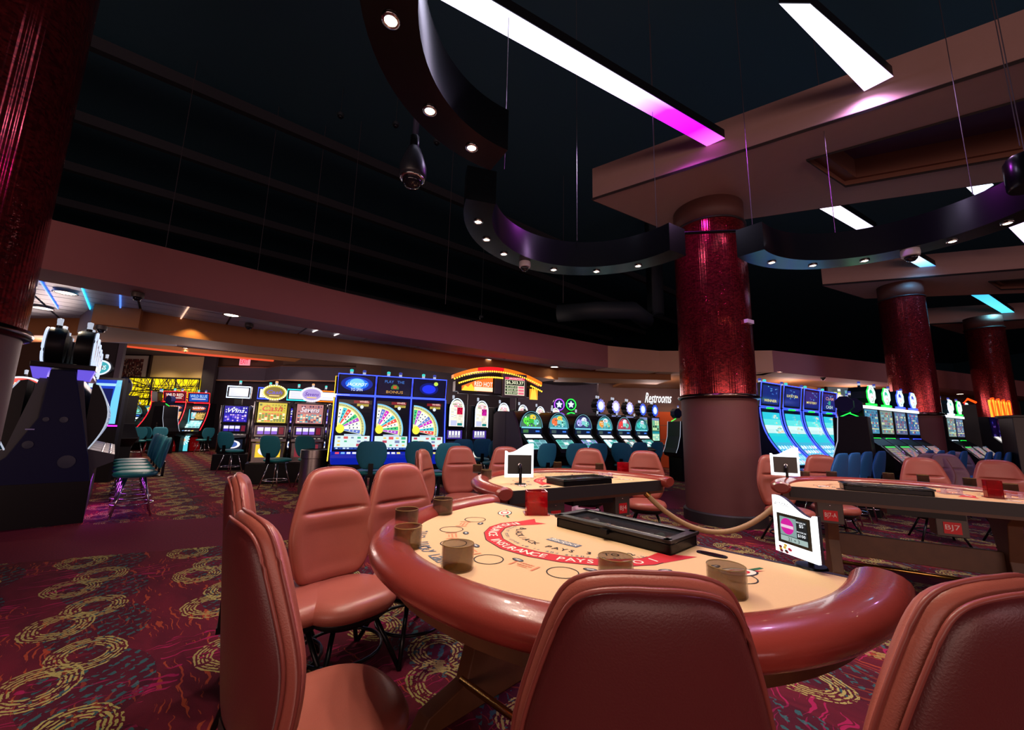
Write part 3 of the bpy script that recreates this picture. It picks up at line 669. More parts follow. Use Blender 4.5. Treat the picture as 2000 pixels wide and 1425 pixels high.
def cushion(mb, full, h, m, y0, df, db, wrap=.0, crease=None, lean=0., rings=9, bol=0., shrink=1.):
    half = sorted([(b, a) for a, b in full if a >= 0]); 
    def W(z):
        z = max(0., min(h, z))
        for i in range(len(half) - 1):
            if half[i][0] <= z <= half[i + 1][0] and half[i + 1][0] > half[i][0]:
                f = (z - half[i][0]) / (half[i + 1][0] - half[i][0]); return half[i][1] + (half[i + 1][1] - half[i][1]) * f
        return half[-1][1]
    rows = rings * 3; zs = [h * (.5 - .5 * math.cos(PI * (i + .35) / (rows - .3))) for i in range(rows)]
    if crease: zs += [crease * h + k * .009 for k in (-3, -2, -1, 0, 1, 2, 3)]
    zs = sorted(zs); C = 18; ss = [math.sin(PI / 2 * (2 * j / C - 1)) for j in range(C + 1)]
    vs = []; fs = []; n = len(zs)
    for side in (1, 0):
        for z in zs:
            t = 2 * z / h - 1; wz = max(W(z), .012)
            for q in ss:
                x = q * wz; er = (1 - abs(t) ** 7) * (1 - abs(q) ** 6); e = max(0., er) ** .5; d = (df if side else db) * e
                if side:
                    r = max(abs(q), abs(t))
                    if bol: d -= bol * max(0., min(1., (.84 - r) / .14))
                    if crease:
                        zz = (z - crease * h) / .011; fl_ = max(0., 1 - (abs(q) / .80) ** 6); d -= .030 * math.exp(-zz * zz) * fl_ * e
                        if z < crease * h: d += .018 * math.exp(-((z - crease * h + .045) / .04) ** 2) * fl_
                X_ = x * shrink; Z_ = h / 2 + (z - h / 2) * shrink
                vs.append((X_, y0 + (-d if side else d) + lean * Z_ - wrap * X_ * X_, Z_))
    M = C + 1; N = n * M
    for i in range(n - 1):
        for j in range(C):
            a, b, c, d = i * M + j, i * M + j + 1, (i + 1) * M + j + 1, (i + 1) * M + j
            fs.append((a, b, c, d)); fs.append((N + d, N + c, N + b, N + a))
        fs.append((i * M, (i + 1) * M, N + (i + 1) * M, N + i * M)); fs.append((N + i * M + C, N + (i + 1) * M + C, (i + 1) * M + C, i * M + C))
    for j in range(C):
        fs.append((j + 1, j, N + j, N + j + 1)); k = (n - 1) * M; fs.append((k + j, k + j + 1, N + k + j + 1, N + k + j))
    mb.add(vs, fs, m)
def bj_chair(label, leather=LEATHER, shell=SHELL):
    t = thing('casino_chair', label, 'chair', (0, 0, 0), 0, 'padded blackjack table chairs')
    full, h = outline('bj'); up = Matrix.Translation((0, 0, .44)); 
    mb = MB(); cushion(mb, full, h, leather, .20, .055, .038, wrap=.9, crease=.62, lean=.10, rings=12, bol=.012); mb.v = [tuple(up @ Vector(p)) for p in mb.v]; mb.build('backrest', t, True)
    f2 = [(a * 1.0, b) for a, b in full]
    mb = MB(); cushion(mb, f2, h, shell, .228, .012, .030, wrap=.9, lean=.10, rings=10, shrink=.93); mb.v = [tuple(up @ Vector(p)) for p in mb.v]; mb.build('back_shell', t, True)
    for k, (yy, q_) in enumerate(((.236, .945), (.200, 1.003))):
        mb = MB(); mb.tube([(a * q_, yy + .10 * b - .9 * a * a, h / 2 + (b - h / 2) * q_ + .44) for a, b in full], .0055, PIPE, 6, True); mb.build('piping', t, True)
    mb = MB()
    mb.lathe([(.0001, .455), (.14, .46), (.21, .455), (.245, .44), (.262, .41), (.262, .385), (.25, .36), (.0001, .355)][::-1], leather, 40, 0, -.04, 0, 1.02, .98, 2.5); mb.build('seat', t, True)
    mb = MB(); mb.lathe([(.0001, .30), (.19, .30), (.23, .33), (.245, .36), (.0001, .365)], BLACK, 32, 0, -.04, 0, 1, .98, 2.4); mb.build('seat_pan', t, True)
    mb = MB(); mb.box(-.05, .05, .12, .27, .33, .36, BLACKM); mb.box(-.05, .05, .235, .265, .34, .52, BLACKM); mb.build('bracket', t)
    for sx in (-1, 1):
        for sy in (-1, 1):
            mb = MB(); mb.tube([(sx * .12, -.02 + sy * .12, .31), (sx * .24, -.02 + sy * .24, .0)], .014, BLACKM, 8); mb.build('leg', t, True)
    mb = MB(); mb.tube([(.225 * math.cos(a), -.02 + .225 * math.sin(a), .13) for a in [2 * PI * i / 24 for i in range(24)]], .01, BLACKM, 6, True); mb.build('foot_ring', t, True)
    return t
def slot_chair(label, seatm=TEAL, backm=TEALB, kind='teal', top=1.14, grp='teal slot machine chairs'):
    t = thing('slot_chair', label, 'chair', (0, 0, 0), 0, grp)
    full, h = outline(kind)
    mb = MB(); cushion(mb, full, h, backm, .24, .045, .02, wrap=.5, lean=.16, rings=7); mb.v = [(a, b, c + top - h) for a, b, c in mb.v]; mb.build('backrest', t, True)
    mb = MB(); mb.lathe([(.0001, .56), (.2, .56), (.255, .58), (.27, .605), (.255, .63), (.2, .645), (.0001, .64)], seatm, 32, 0, -.03, 0, 1, .95, 2.4); mb.build('seat', t, True)
    mb = MB(); mb.box(-.04, .04, .1, .29, .545, .565, BLACKM); mb.box(-.04, .04, .26, .29, .55, top - h + .1, BLACKM); mb.build('bracket', t)
    for sx in (-1, 1):
        for sy in (-1, 1):
            mb = MB(); mb.tube([(sx * .10, -.02 + sy * .10, .56), (sx * .22, -.02 + sy * .22, .0)], .012, CHROME, 8); mb.build('leg', t, True)
    mb = MB(); mb.tube([(.24 * math.cos(a), -.02 + .24 * math.sin(a), .18) for a in [2 * PI * i / 24 for i in range(24)]], .009, CHROME, 6, True); mb.build('foot_ring', t, True)
    return t
USED = {}
def put(kind, maker, top, d, label, group, back=.27, sc=1.):          # top: point of the backrest top; d: facing direction
    d = Vector((d[0], d[1])).normalized(); rz = math.atan2(d.x, -d.y)
    loc = (top[0] + d.x * back, top[1] + d.y * back, 0)
    if kind not in USED:
        t = USED[kind] = maker(label); t.location = loc; t.rotation_euler = (0, 0, rz)
        if group: t['group'] = group
        return t
    return dup(USED[kind], loc, rz, label, group)
ZT = 1.12
T1 = (.56, 2.18); T2 = (.79, 3.85); T3 = (3.60, 3.62)
bjc = lambda l: bj_chair(l)
BJ = [((1270, 1120), (.06, 1), 'brown leather chair in the foreground seen from behind, centre bottom', 'chairs at the nearest blackjack table'),
      ((1950, 1128), (-.27, 1), 'brown leather chair at the bottom right corner seen from behind', 'chairs at the nearest blackjack table'),
      ((482, 1000), (.70, .70), 'nearest brown leather chair on the left side, back turned to the camera', 'chairs at the nearest blackjack table'),
      ((462, 925), (.86, .50), 'brown leather chair half hidden behind the nearest left chair', 'chairs at the nearest blackjack table'),
      ((650, 912), (.70, -.58), 'brown leather chair left of the table whose front is turned to the camera', 'chairs at the nearest blackjack table'),
      ((775, 905), (.70, -.62), 'brown leather chair at the far left end of the nearest table', 'chairs at the nearest blackjack table'),
      ((822, 877), (1.0, -.1), 'brown leather chair seen edge-on between the two tables', 'chairs at the middle blackjack table'),
      ((897, 871), (.42, -.9), 'brown leather chair at the left end of the middle table', 'chairs at the middle blackjack table'),
      ((987, 872), (.25, -1), 'brown leather chair hidden behind the lit sign of the middle table', 'chairs at the middle blackjack table'),
      ((1150, 875), (-.25, -1), 'brown leather chair behind the centre of the middle table', 'chairs at the middle blackjack table'),
      ((1258, 880), (-.3, -1), 'brown leather chair at the right end of the middle table near the rope', 'chairs at the middle blackjack table'),
      ((1505, 888), (-.02, -1), 'brown leather chair left of the lit sign of the right table', 'chairs at the right blackjack table'),
      ((1600, 888), (-.25, -1), 'brown leather chair just right of the lit sign of the right table', 'chairs at the right blackjack table'),
      ((1795, 893), (-.55, -1), 'brown leather chair third along the right table', 'chairs at the right blackjack table'),
      ((1942, 898), (-.7, -1), 'brown leather chair at the right edge behind the right table', 'chairs at the right blackjack table')]
for p, d, l, g in BJ: put('bj', bjc, at(*p, ZT), d, l, g)
for p, d, l in (((1818, 885), (-.7, -.7), 'mauve lit chair left of two behind the right table'), ((1868, 882), (-.9, -.7), 'mauve lit chair right of two behind the right table'), ((1842, 886), (-.4, -1), 'mauve lit chair between two others behind the right table')):
    put('bjm', lambda l: bj_chair(l, LEATHMAULIT, LEATHMAULIT), at(*p, ZT), d, l, 'mauve lit chairs beyond the right table')

# ================================================================== BLACKJACK TABLES
def tpoly(a, b, n=40, y0=0., p=2.15):
    out = []
    for i in range(n + 1):
        th = PI + PI * i / n; c, s_ = math.cos(th), math.sin(th)
        out.append((a * math.copysign(abs(c) ** (2 / p), c), y0 + b * math.copysign(abs(s_) ** (2 / p), s_)))
    return out
ZF = .90
def bj_table(c, rz, label, feltm, boxes, lab1, lab2):
    t = thing('blackjack_table', label, 'table', (c[0], c[1], 0), rz, 'blackjack tables')
    inn = tpoly(.95, 1.05); MB().prism(inn, ZF - .03, ZF, feltm).build('felt_top', t)
    MB().prism(tpoly(1.0, 1.12), ZF - .13, ZF - .035, WOOD).build('apron', t)
    cl = tpoly(1.01, 1.13, 56); cl = [(cl[0][0], .06)] + cl + [(cl[-1][0], .06)]
    vs = []; fs = []; sec = []
    for k in range(16):
        a = 2 * PI * k / 16; sec.append((.082 * math.cos(a) * (1.1 if math.cos(a) > 0 else 1), .05 * math.sin(a) * (1.3 if math.sin(a) < 0 else 1)))
    P = [Vector(q) for q in cl]; n = len(P)
    def ringat(i, s=1.):
        a = P[max(i - 1, 0)]; b = P[min(i + 1, n - 1)]; tt = (b - a).normalized(); nn = Vector((tt.y, -tt.x))
        return [(P[i].x + nn.x * q[0] * s, P[i].y + nn.y * q[0] * s, ZF - .008 + q[1] * s) for q in sec]
    for i in range(n): vs += ringat(i)
    for i in range(n - 1):
        for k in range(16): fs.append((i * 16 + k, i * 16 + (k + 1) % 16, (i + 1) * 16 + (k + 1) % 16, (i + 1) * 16 + k))
    for i, dy in ((0, .02), (n - 1, .02)):
        b = len(vs); q = ringat(i, .75); vs += [(a, y + dy, z) for a, y, z in q]; i0 = i * 16
        for k in range(16): fs.append((i0 + k, b + k, b + (k + 1) % 16, i0 + (k + 1) % 16))
        fs.append(tuple(b + k for k in range(16)))
    mb = MB(); mb.add(vs, fs, ARM); mb.build('armrest', t, True, ang=60)
    mb = MB(); e = [(.985 * a / 1.0, b) for a, b in tpoly(.955, 1.055, 40)]; mb.tube([(a, b, ZF + .002) for a, b in e], .006, mat('seam', (90, 30, 22), .5), 5); mb.build('seam', t, True)
    mb = MB(); mb.box(-.94, .94, 0, .025, ZF - .10, ZF + .001, TRIMD); mb.build('edge_band', t)
    # pedestal: two shaped boards and a stretcher, foot rail
    for sx in (-1, 1):
        mb = MB(); pr = [(-.78, 0), (-.72, .08), (-.50, .14), (-.40, .45), (-.50, .74), (-.62, .80), (-.62, .86), (-.06, .86), (-.06, .78), (-.16, .7), (-.22, .4), (-.14, .12), (-.02, .06), (-.02, 0)]
        mb.xprism(pr, sx * .60 - .045, sx * .60 + .045, WOOD); mb.build('pedestal_board', t, bev=.006)
    mb = MB(); mb.box(-.58, .58, -.34, -.29, .26, .46, WOOD); mb.build('stretcher', t, bev=.005)
    mb = MB(); mb.tube([(-.6, -.5, .14), (.6, -.5, .14)], .018, BRASS, 10); mb.build('foot_rail', t, True)
    # drop boxes
    for bx, txt in boxes:
        mb = MB(); mb.box(bx - .1, bx + .1, -.20, -.035, .58, .79, GREYBOX); b = mb.build('drop_box', t, bev=.006)
        mb = MB()
        if txt: mb.box(bx - .055, bx + .055, -.035, -.031, .605, .70, REDLAB)
        fn = lambda u, v, n, bx=bx: (bx + .05 - u * .1, -.0305 + n, .62 + v * .065)
        if txt: ptext(mb, fn, txt, .05, .1, .95, .9, None, .0005, mat('label_white', (240, 220, 220), .5), off=.0); mb.build('label', b)
        mb = MB(); mb.tube([(bx - .06, -.03, .775), (bx + .06, -.03, .775)], .004, CHROME, 6); mb.lathe([(.0001, 0), (.008, 0), (.008, .006), (.0001, .006)], CHROME, 10, bx, -.033, .745, axis='y'); mb.build('handle', b, True)
    mb = MB(); mb.box(-.28, .22, -.25, -.03, .72, .80, BLACK); mb.build('tray_well', t)
    # printed layout
    def wr(s, pts, hh, m, each=None):                 # letters along a path, tops toward +normal
        mb = MB(); P2 = [Vector(q) for q in pts]; L = [0]
        for i in range(len(P2) - 1): L.append(L[-1] + (P2[i + 1] - P2[i]).length)
        def pos(d):
            for i in range(len(P2) - 1):
                if d <= L[i + 1] or i == len(P2) - 2:
                    tt = (P2[i + 1] - P2[i]).normalized(); return P2[i] + tt * (d - L[i]), tt
        n = len(s); 
        for i, ch in enumerate(s):
            if ch == ' ': continue
            p, tt = pos(L[-1] * (i + .5) / n); nn = Vector((-tt.y, tt.x)); v, f, a = text2d(ch, 0, .012); w = hh * min(a, 1.2) if ch != 'I' else hh * .35
            mb.add([(p.x + tt.x * (q[0] - .5) * w + nn.x * (q[1] - .5) * hh, p.y + tt.y * (q[0] - .5) * w + nn.y * (q[1] - .5) * hh, ZF + .0016) for q in v], f, m)
            if each: mb.build('letter', each); mb = MB()
        return mb
    rib = [(-.40, -.30), (-.425, -.38), (-.41, -.46), (-.35, -.55), (-.26, -.62), (-.13, -.66), (0, -.65), (.12, -.61), (.23, -.54), (.31, -.46), (.36, -.38), (.37, -.33)]
    def ribbon(pts, w, m, z, mb):
        P2 = [Vector(q) for q in pts]; vs = []
        for i, p in enumerate(P2):
            a = P2[max(i - 1, 0)]; b = P2[min(i + 1, len(P2) - 1)]; tt = (b - a).normalized(); nn = Vector((-tt.y, tt.x)) * w
            vs += [(p.x + nn.x, p.y + nn.y, z), (p.x - nn.x, p.y - nn.y, z)]
        mb.add(vs, [(2 * i, 2 * i + 1, 2 * i + 3, 2 * i + 2) for i in range(len(P2) - 1)], m)
    mb = MB(); ribbon(rib, .043, INK, ZF + .0008, mb); ribbon(rib, .039, REDINK, ZF + .0012, mb)
    for sx, tip in ((-1, [(-.44, -.33), (-.36, -.33), (-.30, -.20), (-.36, -.22), (-.42, -.16)]), (1, [(.33, -.35), (.41, -.35), (.47, -.17), (.40, -.21), (.34, -.17)])):
        mb.add([(a, b, ZF + .0010) for a, b in tip], [(0, 1, 2, 3, 4)], REDINK)
    rb = mb.build('insurance_ribbon', t)
    wr('INSURANCE INSURANCE PAYS 2 TO 1', rib, .043, WHITEINK, rb)
    inner = [(a * .74 + .0, -.33 + (b + .33) * .60) for a, b in rib[1:]]
    wr('BLACKJACK PAYS 3 TO 2', inner, .034, INK, t)
    mid = [(a * .86 + .0, -.33 + (b + .33) * .80) for a, b in rib[1:]]
    wr('Dealer must draw to 16 and stand on all 17s', mid, .016, GREYINK).build('rule_lettering', t)
    fz = lambda cx, cy, w, h, r=0.: (lambda u, v, n: (cx + (u - .5) * w * math.cos(r) - (v - .5) * h * math.sin(r), cy + (u - .5) * w * math.sin(r) + (v - .5) * h * math.cos(r), ZF + .001 + n * .3))
    mb = MB(); fn = fz(-.02, -.42, .17, .06); prect(mb, fn, 0, .1, 1, .9, None, .001, GREYINK); ptext(mb, fn, 'Blackjack', .03, .12, .97, .88, None, .003, WHITEINK, .3); mb.build('centre_logo', t)
    spots_ = [(-.62, -.43), (-.53, -.66), (-.33, -.80), (-.07, -.83), (.21, -.73), (.50, -.52), (.66, -.30)]
    bad = [(-.53, -.47), (-.43, -.65), (-.24, -.75), (.01, -.75), (.26, -.63), (.45, -.43), (.56, -.24)]
    for q in spots_:
        mb = MB(); vs = []; k = 28
        for i in range(k):
            a = 2 * PI * i / k; vs += [(q[0] + .054 * math.cos(a), q[1] + .054 * math.sin(a), ZF + .0012), (q[0] + .059 * math.cos(a), q[1] + .059 * math.sin(a), ZF + .0012)]
        mb.add(vs, [(2 * i, 2 * i + 1, (2 * i + 3) % (2 * k), (2 * i + 2) % (2 * k)) for i in range(k)], INK); mb.build('betting_circle', t)
    for i, q in enumerate(bad):
        r = math.atan2(q[1] + .1, q[0]) + PI / 2; fn = fz(q[0], q[1], .055, .03, r); mb = MB(); pdisc(mb, fn, .5, .5, .5, .5, None, .001, 16, INK); pdisc(mb, fn, .52, .52, .38, .34, None, .002, 12, GREYINK); prect(mb, fn, .28, .42, .74, .6, None, .003, WHITEINK); mb.build('side_bet_badge', t)
    for i in range(6):
        q = ((spots_[i][0] + spots_[i + 1][0]) / 2 * 1.0, (spots_[i][1] + spots_[i + 1][1]) / 2 * 1.0); r = math.atan2(q[1] + .1, q[0]) + PI / 2
        fn = fz(q[0] * 1.01, q[1] * 1.0, .11, .055, r); mb = MB()
        for a in ((0, 0, .09, 1), (.91, 0, 1, 1), (.22, .78, .78, .92), (.2, .45, .8, .6), (.3, .2, .7, .3)): 
            prect(mb, fn, *a[:2], *a[2:], None, .001, ORINK)
            for w_ in range(5): prect(mb, fn, a[0] + (a[2] - a[0]) * (w_ + .55) / 5, a[1], a[0] + (a[2] - a[0]) * (w_ + .75) / 5, a[3], None, .0016, feltm)
        mb.build('bonus_box', t)
    wr('  21+3  Lucky Ladies  ', [(-.64, -.74), (-.52, -.85), (-.36, -.93), (-.18, -.975), (0, -.985)], .05, GREYINK).build('side_bet_lettering', t)
    for q, s in (((-.64, -.18), -1), ((.64, -.24), 1)):
        mb = MB(); r = s * .9; fn = fz(q[0], q[1], .15, .085, r)
        ppoly(mb, fn, [(-.25, .5), (.2, .62), (.2, .38)], None, .0005, REDINK); ppoly(mb, fn, [(1.25, .55), (.8, .66), (.8, .42)], None, .0005, REDINK); ppoly(mb, fn, [(.7, .7), (1.3, 1.0), (1.35, .85), (.8, .55)], None, .0006, GREENINK)
        pdisc(mb, fn, .5, .5, .5, .5, None, .001, 24, INK); pdisc(mb, fn, .5, .5, .45, .43, None, .002, 24, WHITEINK); pdisc(mb, fn, .5, .5, .3, .28, None, .003, 20, REDINK); pdisc(mb, fn, .5, .5, .2, .18, None, .004, 16, WHITEINK); mb.build('corner_emblem', t)
    mb = MB(); mb.lathe([(.0001, 0), (.06, 0), (.06, .004), (.045, .004), (.045, .001), (.0001, .001)], BLACK, 24, .50, -.09, ZF, 1, .38, 3); mb.box(.46, .54, -.098, -.082, ZF + .0, ZF + .0045, CHROME); mb.build('money_slot', t, True, ang=30)
    # things that stand on the table but are lifted off freely
    X_ = Matrix.Translation((c[0], c[1], 0)) @ Matrix.Rotation(rz, 4, 'Z')
    return t, X_
TB1, X1 = bj_table(T1, math.radians(-44.6), 'nearest blackjack table with a tan felt layout and brown leather rail', FELT, [(-.5, ''), (.45, '')], '', '')
TB2, X2 = bj_table(T2, math.radians(212), 'middle blackjack table beyond the red card holder, labelled BJ4', FELT, [(.42, 'BJ4-A'), (-.42, 'BJ4')], '', '')
TB3, X3 = bj_table(T3, math.radians(149.3), 'right blackjack table with the red BJ7 labels', FELT2, [(.63, 'BJ7-A'), (-.19, 'BJ7')], '', '')
def chip_tray(X_, x, y, w, d, rz, label, cover=True, chips=True):
    p = X_ @ Vector((x, y, ZF)); t = thing('chip_tray', label, 'chip tray', p, rz, 'covered chip trays on the tables')
    mb = MB(); a, b = w / 2, d / 2
    mb.prism([(-a, -b), (a, -b), (a, b), (-a, b)], .0, .012, BLACK)
    for q in ((-a, -a + .02, -b, b), (a - .02, a, -b, b), (-a, a, -b, -b + .02), (-a, a, b - .02, b)): mb.box(*q, .0, .045, BLACKM)
    mb.build('tray_box', t, bev=.004)
    mb = MB(); mb.box(-a - .005, a + .005, -b - .005, b + .005, .046, .05, GLASSD); mb.build('glass_cover', t)
    mb = MB()
    for q in ((-a - .008, -a + .03, -b - .008, b + .008), (a - .03, a + .008, -b - .008, b + .008), (-a, a, -b - .008, -b + .03), (-a, a, b - .03, b + .008)): mb.box(*q, .05, .062, mat('frame_black', (22, 22, 24), .3, bump=.6, bscale=300))
    mb.tube([(-a + .03, -b + .03, .06), (a - .03, -b + .03, .06), (a - .03, b - .03, .06), (-a + .03, b - .03, .06)], .003, STEEL, 5, True); mb.build('cover_frame', t, bev=.003)
    mb = MB(); mb.box(-.02, .02, -b - .03, -b - .008, .03, .05, BLACKM); mb.lathe([(.0001, .0), (.009, 0), (.009, .01), (.0001, .012)], CHROME, 12, 0, -b + .02, .06); mb.build('lock', t)
    cc = [(150, 60, 50), (190, 190, 180), (40, 120, 90), (200, 90, 50), (60, 60, 70), (170, 140, 90)]
    for i in range(10):
        x_ = -a + .05 + (w - .1) * (i + .5) / 10; m = mat('chip_%d' % (i % 6), cc[i % 6], .4)
        mb = MB(); mb.lathe([(.0001, -b + .04), (.018, -b + .04), (.018, b - .05 - random.random() * .1), (.0001, b - .05)], m, 12, x_, 0, .024, axis='y'); mb.v = [(q[0], -q[1], q[2]) for q in mb.v]; mb.build('chip_row', t, True, ang=40)
    return t
chip_tray(X1, .09, -.10, .62, .25, math.radians(-44.6) - .06, 'black chip tray with a clear cover on the nearest table')
chip_tray(X2, .05, -.14, .60, .26, math.radians(212) + .0, 'black covered chip tray on the middle table')
chip_tray(X3, .20, -.14, .62, .22, math.radians(149.3), 'black covered chip tray with blue reflections on the right table')
def cup(loc, label, r=.058, h=.115, m=SMOKE, grp='smoked cup holders'):
    t = thing('cup_holder', label, 'cup holder', loc, 0, grp)
    MB().lathe([(r * .96, .0), (r, .004), (r, h), (r * .93, h), (r * .92, .01)], m, 32).build('sleeve', t, True, ang=40)
    MB().lathe([(.0001, .004), (r * .9, .004)], m, 24).build('bottom', t)
    mb = MB(); mb.tube([(r * .965 * math.cos(a), r * .965 * math.sin(a), h) for a in [2 * PI * i / 28 for i in range(28)]], r * .03, mat('rim', (170, 140, 90), .15, alpha=.7), 5, True); mb.build('rim', t, True)
    return t
cups1 = [((793, 1028), 'cup holder behind another at the left end of the near table'), ((795, 1069), 'cup holder at the left end of the near table, front one of two'), ((864, 1003), 'dark cup holder at the back left of the near table'),
         ((893, 1110), 'tall brown cup holder in front at the left of the near table'), ((1203, 1140), 'cup holder whose rim shows above the front chair'), ((1421, 1160), 'brown cup holder over the printed emblem right of the front chair')]
for i, (p, l) in enumerate(cups1): cup(at(*p, ZF), l, .058, .086, SMOKED if i in (0, 2) else SMOKE)
cups2 = [((950, 935), 'smoked cup holder left of the lit sign on the middle table, front'), ((932, 923), 'smoked cup holder at the left rail of the middle table'), ((1089, 916), 'smoked cup holder at the back of the middle table, left of two'), ((1171, 919), 'smoked cup holder at the back of the middle table, right of two')]
for p, l in cups2: cup(at(*p, ZF), l, .052, .09, SMOKED)
cups3 = [((1572, 935), 'smoked cup holder right beside the sign on the right table'), ((1625, 935), 'second smoked cup holder from the sign on the right table'), ((1736, 938), 'third smoked cup holder from the sign on the right table'),
         ((1804, 942), 'fourth smoked cup holder from the sign on the right table'), ((1895, 949), 'smoked cup holder left of the red card holder on the right table'), ((1975, 962), 'smoked cup holder at the right edge of the picture')]
for p, l in cups3: cup(at(*p, ZF), l, .052, .085, SMOKED)
def discard(loc, rz, label, s=1., h=.15):
    t = thing('discard_holder', label, 'card holder', loc, rz, 'red discard holders'); a, b = .055 * s, .04 * s
    mb = MB()
    for q in ((-a, -a + .005, -b, b), (a - .005, a, -b, b), (-a, a, b - .005, b), (-a, a, -b, -b + .005)): mb.box(*q, 0, h, REDAC)
    mb.build('acrylic_walls', t)
    MB().box(-a - .012, a + .012, -b - .012, b + .012, 0, .006, REDAC).build('base', t)
    MB().box(-a + .012, a - .012, -b + .01, b - .01, .006, h * .5, mat('red_cards', (150, 6, 18), .5)).build('card_stack', t)
    return t
discard(at(1047, 1003, ZF), math.radians(5), 'clear red discard holder on the nearest table beside the chip tray', 1.12, .135)
discard(at(1217, 926, ZF), math.radians(30), 'small red discard holder at the right end of the middle table', 1.0, .14)
discard(at(1942, 972, ZF), math.radians(-30), 'tall red discard holder on the right table', .9, .15)
def shoe(loc, rz, label, s=1.):
    t = thing('card_tray', label, 'card tray', loc, rz, 'clear pink card trays')
    MB().box(-.10 * s, .10 * s, -.06 * s, .06 * s, 0, .006, CLEAR).build('base', t)
    mb = MB(); mb.tube([(-.06 * s, .02 * s, .03), (.06 * s, .02 * s, .03)], .012 * s, CLEAR, 12); mb.build('roller', t, True)
    mb = MB()
    for x in (-.065, .065): mb.box(x * s - .006, x * s + .006, -.01, .05 * s, .006, .045, CLEAR)
    mb.build('roller_holder', t)
    return t
shoe(at(1140, 1008, ZF), math.radians(-38), 'pink tinted clear card tray behind the chip tray of the near table', 1.05)
shoe(at(1185, 932, ZF), math.radians(25), 'pink clear card tray beside the middle table chip tray')
shoe(at(1862, 965, ZF), math.radians(-20), 'lavender clear card tray right of the chip tray on the right table', .9)
shoe(at(1985, 974, ZF), math.radians(-20), 'clear card tray at the right edge of the right table', .6)
def table_sign(loc, rz, label, front=True, s=1.):
    t = thing('limit_sign', label, 'sign', loc, rz, 'lit table limit signs'); w = .27 * s; z0 = .055 * s; h = .31 * s
    top = []
    for i in range(21):
        u = i / 20; top.append((w / 2 - u * w, z0 + h * (.86 - .14 * math.cos(PI * max(0, min(1, (u - .14) / .8)))) + (.05 * h if u < .06 else 0)))
    poly = [(-w / 2, z0), (w / 2, z0)] + top
    MB().yprism(poly, -.012, .0, SIGNW).build('lit_face', t)
    MB().yprism([(a * .99, b) for a, b in poly], .0, .022 * s, mat('sign_back', (28, 34, 50), .4) if front else SIGNW).build('case', t)
    fn = flat(0, -.0125, z0 + h * .44, w * .80, h * .52)
    mb = MB(); prect(mb, fn, 0, 0, 1, 1, None, .001, mat('bezel_olive', (40, 40, 30), .3))
    prect(mb, fn, .10, .10, .90, .90, (20, 24, 26), .002); prect(mb, fn, .10, .10, .90, .27, (150, 170, 165), .003); prect(mb, fn, .10, .29, .60, .90, (120, 145, 145), .003)
    pdisc(mb, fn, .33, .60, .20, .27, (190, 20, 140), .004, 24); prect(mb, fn, .14, .54, .52, .64, (220, 180, 205), .005)
    ptext(mb, fn, '21 + 3', .34, .13, .68, .24, (40, 50, 50), .005); ptext(mb, fn, '$5', .70, .66, .82, .78, (230, 235, 240), .005); ptext(mb, fn, '$100', .64, .34, .86, .45, (230, 235, 240), .005)
    ptext(mb, fn, 'MINIMUM', .62, .80, .88, .85, (200, 205, 210), .005); ptext(mb, fn, 'MAXIMUM', .62, .49, .88, .54, (200, 205, 210), .005)
    mb.build('screen', t)
    if front:
        fn = flat(-w * .26, -.0125, z0 + h * .86, w * .36, .018 * s); mb = MB(); ptext(mb, fn, 'ACTIONS', 0, 0, 1, 1, None, .001, INK); mb.build('lettering', t)
        mb = MB(); fn = flat(0, -.0125, z0 + h * .09, w * .9, h * .13)
        rnd = random.Random(3)
        for i in range(9): pdisc(mb, fn, rnd.random() * .4, rnd.random(), .05, .2, rnd.choice([(200, 60, 90), (40, 70, 50), (120, 30, 60), (230, 215, 90)]), .001, 8, PRINT)
        mb.build('decoration', t)
    # dark tablet back and stand on the rear
    MB().box(-w * .42, w * .42, .022 * s, .034 * s, z0 + h * .1, z0 + h * .66, mat('tablet_back', (26, 30, 30), .3)).build('tablet_back', t, bev=.004)
    mb = MB(); mb.tube([(.0, .04 * s, z0 + h * .38), (.0, .075 * s, z0 + h * .28), (0, .075 * s, .0)], .014 * s, BLACKM, 10); mb.lathe([(.0001, 0), (.055, 0), (.05, .008), (.0001, .01)], BLACKM, 20, 0, .075 * s, 0); mb.build('stand', t, True, ang=40)
    mb = MB(); mb.lathe([(.0001, 0), (.018, .002), (.018, .012), (.0001, .014)], CHROME, 12, 0, .05 * s, z0 + h * .36, axis='y'); mb.build('knob', t, True, ang=40)
    return t
g = at(1562, 1108, ZF); table_sign((g.x, g.y, ZF), math.radians(-80), 'glowing white curved top limit sign on the nearest table', True, .70)
g = at(1013, 943, ZF); table_sign((g.x, g.y, ZF), math.radians(190), 'white limit sign seen from behind on the middle table', False, 1.0)
g = at(1535, 938, ZF); table_sign((g.x, g.y, ZF), math.radians(158), 'white limit sign seen from behind on the right table', False, 1.0)
# rope
t = thing('barrier_rope', 'tan velour rope with brass ends sagging between middle and right tables', 'rope', (0, 0, 0))
a = X2 @ Vector((-.70, -.06, .84)); b = X3 @ Vector((.93, -.10, .86)); pts = []
for i in range(31):
    u = i / 30; p = a.lerp(b, u); p.z -= .43 * (1 - (2 * u - 1) ** 2); pts.append(p)
mb = MB(); mb.tube(pts, .026, ROPE, 12); mb.build('cord', t, True)
for k in (0, 30):
    q = pts[k]; r = pts[3 if k == 0 else 27]; mb = MB(); mb.tube([q, q.lerp(r, .6)], .032, BRASS, 12); mb.tube([q + Vector((0, 0, .0)), q + Vector((0, 0, .04))], .012, BRASS, 8); mb.build('end_cap', t, True, ang=40)

